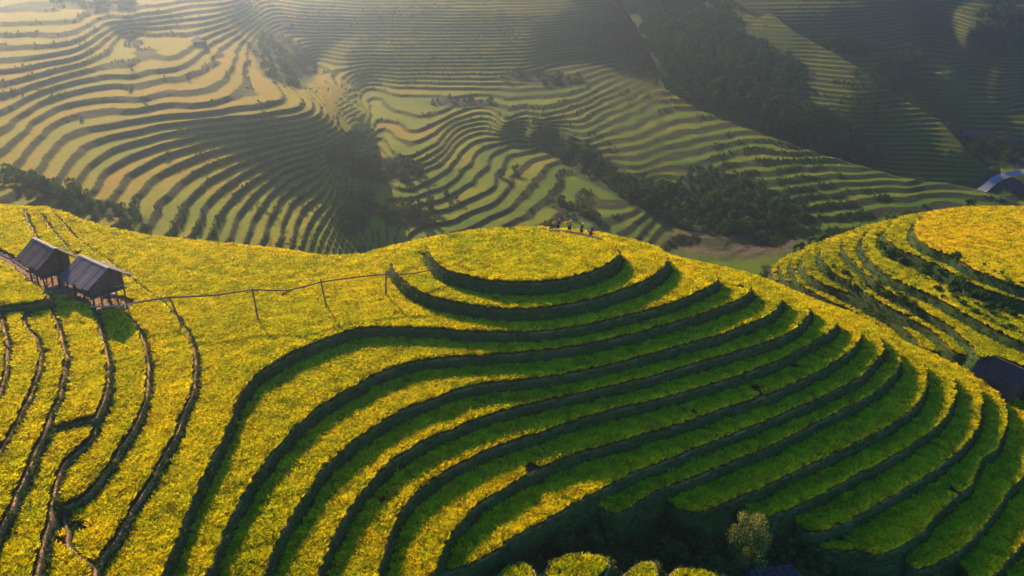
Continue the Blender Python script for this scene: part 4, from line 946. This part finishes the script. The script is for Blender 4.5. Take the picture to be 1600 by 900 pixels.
hutA, cA = place_hut((87, 388.5), (49, 421), (52, 371), 'farther stilt hut with grey brown roof behind the blue roofed one', M['roof_brown'], 6, 5.0, 2.3, 1.6, 2.0, 1.4)
EXCL += [(cB.x, cB.y, 4.0, 4.4, 0.7), (cA.x, cA.y, 4.2, 4.6, 0.7), ((cA.x + cB.x) / 2, (cA.y + cB.y) / 2, 3.4, 3.4, 0)]
# trodden yard and path, draped on the ground
def drape(name, outline_px, z0, mat, label, sp=0.35, lift=0.05):
    P = [px_ground(u, v, z0)[:2] for u, v in outline_px]; xs = [p[0] for p in P]; yy = [p[1] for p in P]
    def inside(x, y):
        c = False; n = len(P)
        for i in range(n):
            (x1, y1), (x2, y2) = P[i], P[(i + 1) % n]
            if (y1 > y) != (y2 > y) and x < (x2 - x1) * (y - y1) / (y2 - y1) + x1: c = not c
        return c
    nx, ny = int((max(xs) - min(xs)) / sp) + 2, int((max(yy) - min(yy)) / sp) + 2; idx = {}; v, f = [], []
    for j in range(ny):
        for i in range(nx):
            x, y = min(xs) + i * sp, min(yy) + j * sp
            if inside(x, y): idx[i, j] = len(v); v.append((x, y, gz(x, y) + lift))
    for (i, j) in list(idx):
        q = [idx.get(k) for k in ((i, j), (i + 1, j), (i + 1, j + 1), (i, j + 1))]
        if None not in q: f.append(q)
    o = mesh_obj(name, v, f, mat, smooth=True); tag(o, label, kind='structure'); return o
drape('yard', [(60, 470), (100, 490), (140, 492), (200, 482), (215, 470), (205, 450), (150, 425), (128, 405), (112, 392), (92, 395), (60, 420), (40, 440)], -1.5, M['earth'], 'bare trodden earth under and around the stilt huts')
path_px = [(-30, 388), (0, 400), (14, 408), (30, 418), (44, 428), (56, 440)]
wx = []
for a, b in zip(path_px[:-1], path_px[1:]):
    for q in range(4): wx.append((a[0] + (b[0] - a[0]) * q / 4, a[1] + (b[1] - a[1]) * q / 4))
drape('path', [(u, v - 5) for u, v in path_px] + [(u - 2, v + 9) for u, v in reversed(path_px)], -1.0, M['earth'], 'pale footpath leading to the stilt huts', 0.3, 0.06)
for u, v in wx:
    x, y, z = px_ground(u, v, -1.0); EXCL.append((x, y, 1.3, 1.3, 0))
def stone_mesh(seed):
    rs = random.Random(seed); bm = bmesh.new(); bmesh.ops.create_icosphere(bm, subdivisions=1, radius=0.5)
    for w in bm.verts: w.co *= rs.uniform(0.75, 1.15); w.co.z *= 0.65
    me = bpy.data.meshes.new('stone'); bm.to_mesh(me); bm.free(); me.materials.append(M['rock']); return me
stones = [stone_mesh(s_) for s_ in (1, 2, 3)]
random.seed(9)
edge = empty('stone_edging', (0, 0, 0)); tag(edge, 'row of pale stones edging the footpath to the huts', 'stone edging')
for u, v in wx:
    for dv in (-3, 7):
        x, y, z = px_ground(u + random.uniform(-2, 2), v + dv, -1.0); o = bpy.data.objects.new('stone', random.choice(stones)); COL.objects.link(o); o.parent = edge
        o.location = (x, y, z + 0.1); s_ = random.uniform(0.5, 1.0); o.scale = (s_, s_, s_ * 0.7); o.rotation_euler = (0, 0, random.uniform(0, 6))
o = part('sack', lambda v, f: prism(v, f, [(-0.9, -0.25, 0), (0.9, -0.25, 0), (0.95, 0.25, 0.05), (-0.8, 0.3, 0.02)], (0.05, 0, 0.35)), M['daylight_sack'], None)
x, y, z = px_ground(171, 463, -1.6); o.location = (x, y, z + 0.1); tag(o, 'white sack lying under the nearer stilt hut', 'sack')

# ------------------------------------------------------------------ bamboo pipe on poles
PZ = 0.15
pipe_px = [(143, 480), (165, 480), (190, 478), (212, 473), (230, 470), (262, 465), (285, 464), (310, 463), (340, 461), (365, 457), (394, 453), (420, 453.5), (450, 454), (475, 448), (501, 441),
           (525, 437), (550, 434), (575, 431), (603, 428.5), (625, 428.5), (645, 427.5), (668, 423), (690, 417)]
pp = []
for i_, (u, v) in enumerate(pipe_px):
    x, y = on_ground(u, v, PZ if i_ > 1 else PZ - 0.1); pp.append(Vector((x, y, PZ)))
pipe = empty('bamboo_pipe', pp[0]); tag(pipe, 'long thin bamboo pipe running from the nearer hut across the field to the mound', 'pipe')
for i_ in range(0, len(pp) - 1):
    a, b = pp[i_] - pp[0], pp[i_ + 1] - pp[0]; d = (b - a).normalized()
    part('bamboo_length', lambda v, f: tube(v, f, a - d * 0.12, b + d * 0.12, 0.125 - 0.0015 * i_, 0.11 - 0.0015 * i_, 8), M['bamboo'] if i_ < 3 else M['pole'], pipe, smooth=False)
for (ut, vt), (ub, vb), side_, lab in (((265, 466), (282, 503), -2.9, 'leaning thin pole nearest the huts, carrying the bamboo pipe'), ((394, 451), (403, 497), -3.8, 'tall dark pole second from the huts, carrying the bamboo pipe'),
                                 ((501, 438), (509, 475), -3.8, 'dark pole third from the huts, carrying the bamboo pipe'), ((603, 426), (603, 458), -3.8, 'short pole closest to the mound, carrying the bamboo pipe')):
    x, y = on_ground(ut, vt, PZ + 0.15); top = Vector((x, y, PZ + 0.25)); x2, y2 = on_ground(ub, vb, side_ + 0.75); q = Vector((x2, y2, side_ + 0.75))
    k_ = (q.z - top.z); foot = top + (q - top) * ((side_ - 0.3 - top.z) / k_); g = gz(foot.x, foot.y); 
    po = empty('pole', foot); tag(po, lab, 'pole')
    part('shaft', lambda v, f: tube(v, f, (0, 0, min(0, g - 0.3 - foot.z)), top - foot, 0.13, 0.10, 7), M['pole'], po)
    part('fork', lambda v, f: (tube(v, f, top - foot - Vector((0, 0, 0.12)), top - foot + Vector((-0.08, 0.2, 0.14)), 0.05, 0.03, 5), tube(v, f, top - foot - Vector((0, 0, 0.12)), top - foot + Vector((0.05, -0.2, 0.14)), 0.05, 0.03, 5)), M['pole'], po)

# ------------------------------------------------------------------ barns and far houses
def roof_sheeted(name, A, B, C, D, n, mat, parent, ht=0.20):
    """corrugated roofing: ridge A-D, eave B-C, one long sheet per object"""
    A, B, C, D = map(Vector, (A, B, C, D)); nrm = (D - A).cross(B - A).normalized()
    if nrm.z < 0: nrm = -nrm
    for i in range(n):
        t0, t1 = i / n, (i + 1) / n
        def fn(v, f):
            m = 4; k = len(v)
            for q in range(m + 1):
                t = t0 + (t1 - t0) * q / m + (0.1 / n if q == m else 0); up = nrm * (ht * (1, 0, 0.0, 0, 1)[q] + 0.0)
                a, b = A.lerp(D, t) + up, B.lerp(C, t) + up; v += [a, b, a - nrm * 0.06, b - nrm * 0.06]
            for q in range(m):
                a = k + 4 * q; f += [(a, a + 1, a + 5, a + 4), (a + 2, a + 6, a + 7, a + 3), (a + 1, a + 3, a + 7, a + 5), (a, a + 4, a + 6, a + 2)]
            f += [(k, k + 2, k + 3, k + 1), (k + 4 * m, k + 4 * m + 1, k + 4 * m + 3, k + 4 * m + 2)]
        part('roof_sheet', fn, mat, parent)
def barn(pxA, pxB, pxC, pxD, zr, ze, zg, n, mat, label, name='barn'):
    P = [Vector((*on_ground(*p, z), z)) for p, z in ((pxA, zr), (pxB, ze), (pxC, ze), (pxD, zr))]
    o = P[0].copy(); o.z = zg; t = empty(name, o); tag(t, label, 'barn'); A, B, C, D = [p - o for p in P]
    # hidden far pitch
    back_d = Vector((A.x - B.x, A.y - B.y, 0)); B2 = A + back_d + Vector((0, 0, B.z - A.z)); C2 = D + back_d + Vector((0, 0, B.z - A.z))
    roof_sheeted(name, A, B, C, D, n, mat, t); roof_sheeted(name, D, C2, B2, A, max(4, n // 2), mat, t)
    part('ridge_cap', lambda v, f: tube(v, f, A + Vector((0, 0, 0.05)), D + Vector((0, 0, 0.05)), 0.13, 0.13, 6), mat, t)
    ins = 0.10
    def wall(p, q, r=None):
        def fn(v, f):
            d = (q - p); m = max(3, int(d.length / 0.4)); nn = d.cross(Vector((0, 0, 1))).normalized() * 0.06
            for i in range(m):
                a, b = p + d * (i / m + 0.004), p + d * ((i + 1) / m - 0.004)
                def tz(x):
                    if r is None: return p.z - 0.12
                    s = (x - p).length / d.length; return (p.z - 0.12) + (r.z - p.z) * (1 - abs(2 * s - 1))
                prism(v, f, [(a.x, a.y, -0.3), (b.x, b.y, -0.3), (b.x, b.y, tz(b)), (a.x, a.y, tz(a))], nn)
        return fn
    cen = (A + D) / 2
    def inset(p): return Vector((p.x + (cen.x - p.x) * ins, p.y + (cen.y - p.y) * ins, p.z + 0.05))
    b, c, b2, c2 = inset(B), inset(C), inset(B2), inset(C2)
    part('wall', wall(b, c), M['wood'], t); part('wall', wall(b2, c2), M['wood'], t); part('gable_wall', wall(b, b2, A), M['wood'], t); part('gable_wall', wall(c, c2, D), M['wood'], t)
    return t
barn((1542, 552), (1518, 578), (1583, 609), (1611, 583), -18.7, -19.9, -22.8, 22, M['roof_dark'], 'barn with dark corrugated roof showing over the crest below the right hill')
barn((1172, 893), (1163, 903), (1262, 908), (1236, 884), -19.3, -20.4, -23.5, 12, M['roof_slate'], 'low shed with slate blue roof in the hollow beside the golden tipped tree')
def far_house(u, v, f, w, l, h, rise, rz, mat, label, wallmat=None):
    p = far_pt(u, v, f, -1.5); t = empty('house', p, rz); tag(t, label, 'house')
    part('wall', lambda vv, ff: bx(vv, ff, (-w / 2, -l / 2, -1.5), (w / 2, l / 2, h)), M[wallmat or 'wood'], t)
    for s in (-1, 1):
        part('roof', lambda vv, ff: prism(vv, ff, [(0, -l / 2 - 0.6, h + rise), (s * (w / 2 + 0.8), -l / 2 - 0.6, h - 0.2), (s * (w / 2 + 0.8), l / 2 + 0.6, h - 0.2), (0, l / 2 + 0.6, h + rise)], (0, 0, 0.15)), mat, t)
    part('door', lambda vv, ff: bx(vv, ff, (-0.6, -l / 2 - 0.06, 0.0), (0.6, -l / 2 + 0.02, min(h * 0.8, 2.0))), M['pole'], t)
    return t
far_house(312, 68, f_main, 5, 6, 2.4, 2.0, 0.5, M['roof_pale'], 'small hut with pale roof on the nose of the upper left slope')
far_house(485, 112, f_main, 5, 6, 2.4, 2.0, 0.8, M['roof_slate'], 'small dark hut in the haze right of the pale roofed hut')
far_house(451, 42, f_main, 4, 5, 2.2, 1.6, 0.9, M['roof_pale'], 'tiny pale roofed hut high in the haze at the top')
far_house(1518, 214, f_ridge, 7, 10, 3.0, 2.2, 1.4, M['roof_brown'], 'reddish walled house leftmost of those above the river', 'roof_brown')
far_house(1560, 222, f_ridge, 7, 16, 3.0, 2.2, 1.5, M['roof_brown'], 'long dark roofed house above the river')
far_house(1592, 300, f_spur, 6, 9, 3.0, 2.2, 1.3, M['roof_slate'], 'blue roofed house down beside the river bend')
# river
def river():
    L_ = [(1522, 301), (1536, 291), (1548, 281), (1562, 274), (1580, 270), (1605, 266), (1640, 262)]; R_ = [(1540, 304), (1550, 295), (1562, 286), (1576, 280), (1592, 276), (1610, 273), (1645, 268)]
    a, b = smooth_px(L_, 4), smooth_px(R_, 4); m = 60; v, f = [], []
    for q in range(m + 1):
        t = q / m; i = min(int(t * (len(a) - 1)), len(a) - 1); k = min(int(t * (len(b) - 1)), len(b) - 1)
        for (u, w) in (a[i], (a[i] + b[k]) / 2, b[k]):
            v.append(Vector(far_pt(u, w, f_spur, 0.8)))
    for q in range(m):
        for s in (0, 1): a_ = q * 3 + s; f.append((a_, a_ + 1, a_ + 4, a_ + 3))
    o = mesh_obj('river', v, f, M['river'], smooth=True); tag(o, 'pale blue river bend on the valley floor', kind='structure')
river()

# ------------------------------------------------------------------ people
def skinned(name, pts, edges, rad, mat, parent, sub=2):
    bm = bmesh.new(); vs = [bm.verts.new(p) for p in pts]
    for a, b in edges: bm.edges.new((vs[a], vs[b]))
    me = bpy.data.meshes.new(name); bm.to_mesh(me); bm.free(); o = bpy.data.objects.new(name, me); COL.objects.link(o); o.parent = parent
    md = o.modifiers.new('skin', 'SKIN'); md.use_smooth_shade = True
    for i, r in enumerate(rad): me.skin_vertices[0].data[i].radius = (r, r) if not isinstance(r, tuple) else r
    me.skin_vertices[0].data[0].use_root = True
    s = o.modifiers.new('sub', 'SUBSURF'); s.levels = 1; s.render_levels = sub; me.materials.append(mat); return o
def lathe(v, f, prof, n=12, cx=0, cyy=0, sx=1, sy=1, lean=(0, 0)):
    k = len(v)
    for r, z in prof:
        for i in range(n): t = 6.2832 * i / n; v.append(Vector((cx + lean[0] * z + r * sx * math.cos(t), cyy + lean[1] * z + r * sy * math.sin(t), z)))
    for j in range(len(prof) - 1):
        for i in range(n): a = k + j * n + i; b = k + j * n + (i + 1) % n; f.append((a, b, b + n, a + n))
    f.append(tuple(k + i for i in range(n))[::-1]); f.append(tuple(k + (len(prof) - 1) * n + i for i in range(n)))
def person(loc, rz, H_, scarf, label, stride=0.16, hold=False, lean=0.08):
    """faces +x; walks across the ridge"""
    t = empty('person', loc, rz); tag(t, label, 'person'); s = H_ / 1.6
    P = [(0, 0, .86), (lean * .5, 0, 1.08), (lean, 0, 1.28), (lean * 1.2, 0, 1.38), (lean * 1.5 + .02, 0, 1.47), (lean * 1.5 + .03, 0, 1.56),
         (0, .09, .82), (stride * .6, .10, .45), (stride * .5, .10, .08), (stride * .5 + .15, .10, .04), (0, -.09, .82), (-stride * .3, -.10, .45), (-stride, -.10, .10), (-stride + .13, -.10, .04),
         (lean, .17, 1.27), (lean - .02, .22, 1.02), (lean + (.20 if hold else .12), .20, .84), (lean + (.27 if hold else .16), .19, .80),
         (lean, -.17, 1.27), (lean - .05, -.22, 1.02), (lean + (.16 if hold else .04), -.21, .82), (lean + (.23 if hold else .07), -.20, .77)]
    E = [(0, 1), (1, 2), (2, 3), (3, 4), (4, 5), (0, 6), (6, 7), (7, 8), (8, 9), (0, 10), (10, 11), (11, 12), (12, 13), (2, 14), (14, 15), (15, 16), (16, 17), (2, 18), (18, 19), (19, 20), (20, 21)]
    rd = [(.13, .11), (.12, .10), (.12, .10), .05, .085, .075, .085, .058, .04, .035, .085, .058, .04, .035, .052, .042, .03, .032, .052, .042, .03, .032]
    for side, base in ((1, 17), (-1, 21)):
        for q in range(5):                                    # four fingers and a thumb, slightly curled
            b = P[base]; n0 = len(P); dx = .035 if q < 4 else .02; oy = (q - 1.5) * .014 if q < 4 else side * -.035
            P += [(b[0] + dx, b[1] + oy, b[2] - .03), (b[0] + dx + (.01 if q < 4 else 0), b[1] + oy * 1.2, b[2] - (.075 - .006 * abs(q - 1.5)))]; E += [(base, n0), (n0, n0 + 1)]; rd += [.009, .007]
    body = skinned('body', [Vector(p) * s for p in P], E, [tuple(q * s for q in r) if isinstance(r, tuple) else r * s for r in rd], M['skin'], t)
    hx = (lean * 1.5 + .03) * s
    def face(v, f):
        lathe(v, f, [(.004, .0), (.016, .006), (.02, .02), (.012, .045), (.004, .05)], 6, hx + .082 * s, 0)
        for w in v: w.z += 1.50 * s
    part('nose', face, M['skin'], t)
    for sy in (-1, 1): part('eye', lambda v, f: bx(v, f, (hx + .070 * s, sy * .03 - .012, 1.545 * s), (hx + .083 * s, sy * .03 + .012, 1.557 * s)), M['indigo'], t)
    part('mouth', lambda v, f: bx(v, f, (hx + .068 * s, -.02, 1.485 * s), (hx + .080 * s, .02, 1.492 * s)), M['pink'], t)
    part('jacket', lambda v, f: lathe(v, f, [(.17 * s, .80 * s), (.165 * s, .95 * s), (.155 * s, 1.08 * s), (.175 * s, 1.22 * s), (.165 * s, 1.31 * s), (.075 * s, 1.38 * s)], 14, 0, 0, 0.88, 1.15, (lean * .72, 0)), M['indigo'], t, smooth=True)
    for sy in (-1, 1):
        k = 14 if sy == 1 else 18; a, b, c = [Vector(P[k + q]) * s for q in range(3)]
        part('sleeve', lambda v, f: (tube(v, f, a, b + (b - a) * 0.06, .075 * s, .062 * s, 9), tube(v, f, b - (b - a) * 0.03, b.lerp(c, .8), .062 * s, .052 * s, 9)), M['indigo'], t, smooth=True)
    part('skirt', lambda v, f: lathe(v, f, [(.235 * s, .42 * s), (.215 * s, .55 * s), (.19 * s, .70 * s), (.165 * s, .86 * s)], 16, 0, 0, 1.0, 1.0, (-.02, 0)), M['indigo'], t, smooth=True)
    for k in (7, 11): part('legging', lambda v, f: tube(v, f, Vector(P[k]) * s, Vector(P[k + 1]) * s, .07 * s, .052 * s, 8), M['indigo'], t, smooth=True)
    part('sash', lambda v, f: lathe(v, f, [(.172 * s, .86 * s), (.176 * s, .90 * s), (.170 * s, .95 * s)], 14, 0, 0, 0.9, 1.12, (lean * .72, 0)), scarf, t)
    part('headscarf', lambda v, f: (lathe(v, f, [(.100 * s, 1.50 * s), (.118 * s, 1.56 * s), (.115 * s, 1.62 * s), (.08 * s, 1.68 * s), (.02 * s, 1.70 * s)], 12, hx - .02 * s, 0), prism(v, f, [(hx - .11 * s, -.07 * s, 1.58 * s), (hx - .11 * s, .07 * s, 1.58 * s), (hx - .17 * s, .05 * s, 1.36 * s), (hx - .17 * s, -.05 * s, 1.36 * s)], (.02, 0, 0))), scarf, t, smooth=True)
    return t
def sheaf(loc, rz, label, n, ln, fan, seed, basket=True):
    rs = random.Random(seed); t = empty('carrying_basket' if basket else 'rice_sheaf', loc, rz); tag(t, label, 'basket' if basket else 'sheaf')
    if basket:
        part('basket', lambda v, f: (lathe(v, f, [(.10, -.38), (.15, -.30), (.20, -.05), (.24, .10)], 12), lathe(v, f, [(.245, .08), (.255, .10), (.245, .12)], 12)), M['wicker'], t)
        for sy in (-1, 1): part('strap', lambda v, f: (tube(v, f, (.10, sy * .12, .05), (.30, sy * .14, .12), .014, .014, 4), tube(v, f, (.30, sy * .14, .12), (.42, sy * .10, -.18), .014, .014, 4)), M['white'], t)
    def st(v, f):
        for i in range(n):
            a = rs.uniform(0, 6.28); r = fan * math.sqrt(rs.random()); e = Vector((r * math.cos(a), r * math.sin(a), ln * rs.uniform(.7, 1.05) - r * .35)); b = Vector((e.x * .25, e.y * .25, -.05)); m_ = (b + e) / 2
            side = Vector((math.sin(a), -math.cos(a), 0)) * .035; k = len(v); v += [b - side * .4, b + side * .4, m_ - side, m_ + side, e - side * 1.3 + Vector((0, 0, -.05)), e + side * 1.3]; f += [(k, k + 1, k + 3, k + 2), (k + 2, k + 3, k + 5, k + 4)]
            k = len(v); u = Vector((0, 0, .05)); v += [m_ - u, m_ + u, e + Vector((.05, .03, -.10)), e + u]; f += [(k, k + 1, k + 3, k + 2)]
    part('stalks', st, M['straw'], t); return t
random.seed(4)
def ped(u, v): return Vector(px_ground(u, v))
P1, P2, P3, P4 = ped(872, 360.5), ped(889.5, 362.5), ped(908.5, 366.5), ped(923, 371)
person(P1, -0.35, 1.9, M['pink'], 'person in dark indigo clothes and bright pink headscarf, first in the line from the left', hold=True)
person(P2, -0.4, 1.9, M['palepink'], 'person in dark clothes and pale headscarf bent under a wide sheaf of yellow rice', .2, True, .14)
person(P3, -0.5, 1.86, M['palepink'], 'person in dark clothes and whitish pink headscarf with nothing on the back', .12)
person(P4, -0.6, 1.84, M['magenta'], 'person in dark clothes and magenta headscarf at the right end of the line', .2, False, .16)
sheaf(P1 + Vector((-0.52, 0.12, 1.05)), -0.35, 'wicker basket of cut yellow rice behind the person in the bright pink headscarf', 70, .55, .36, 3).rotation_euler = (0.0, -0.65, -0.35)
sheaf(P2 + Vector((-0.42, 0.12, 1.25)), -0.4, 'wide sheaf of cut yellow rice on the back of the stooping person', 120, .50, .85, 4, False).rotation_euler = (0, -0.1, -0.4)
part_b = sheaf(P4 + Vector((-0.36, 0.15, 1.05)), -0.6, 'small pale basket on the back of the person in the magenta headscarf', 6, .12, .12, 5); part_b.scale = (.75,) * 3
for u_ in range(862, 940, 4):
    p_ = ped(u_, 361.5 + max(0, u_ - 880) * 0.22); EXCL.append((p_.x, p_.y - 0.5, 0.9, 1.6, 0))
print('rice', grow_rice(), 'grass', grow_grass())
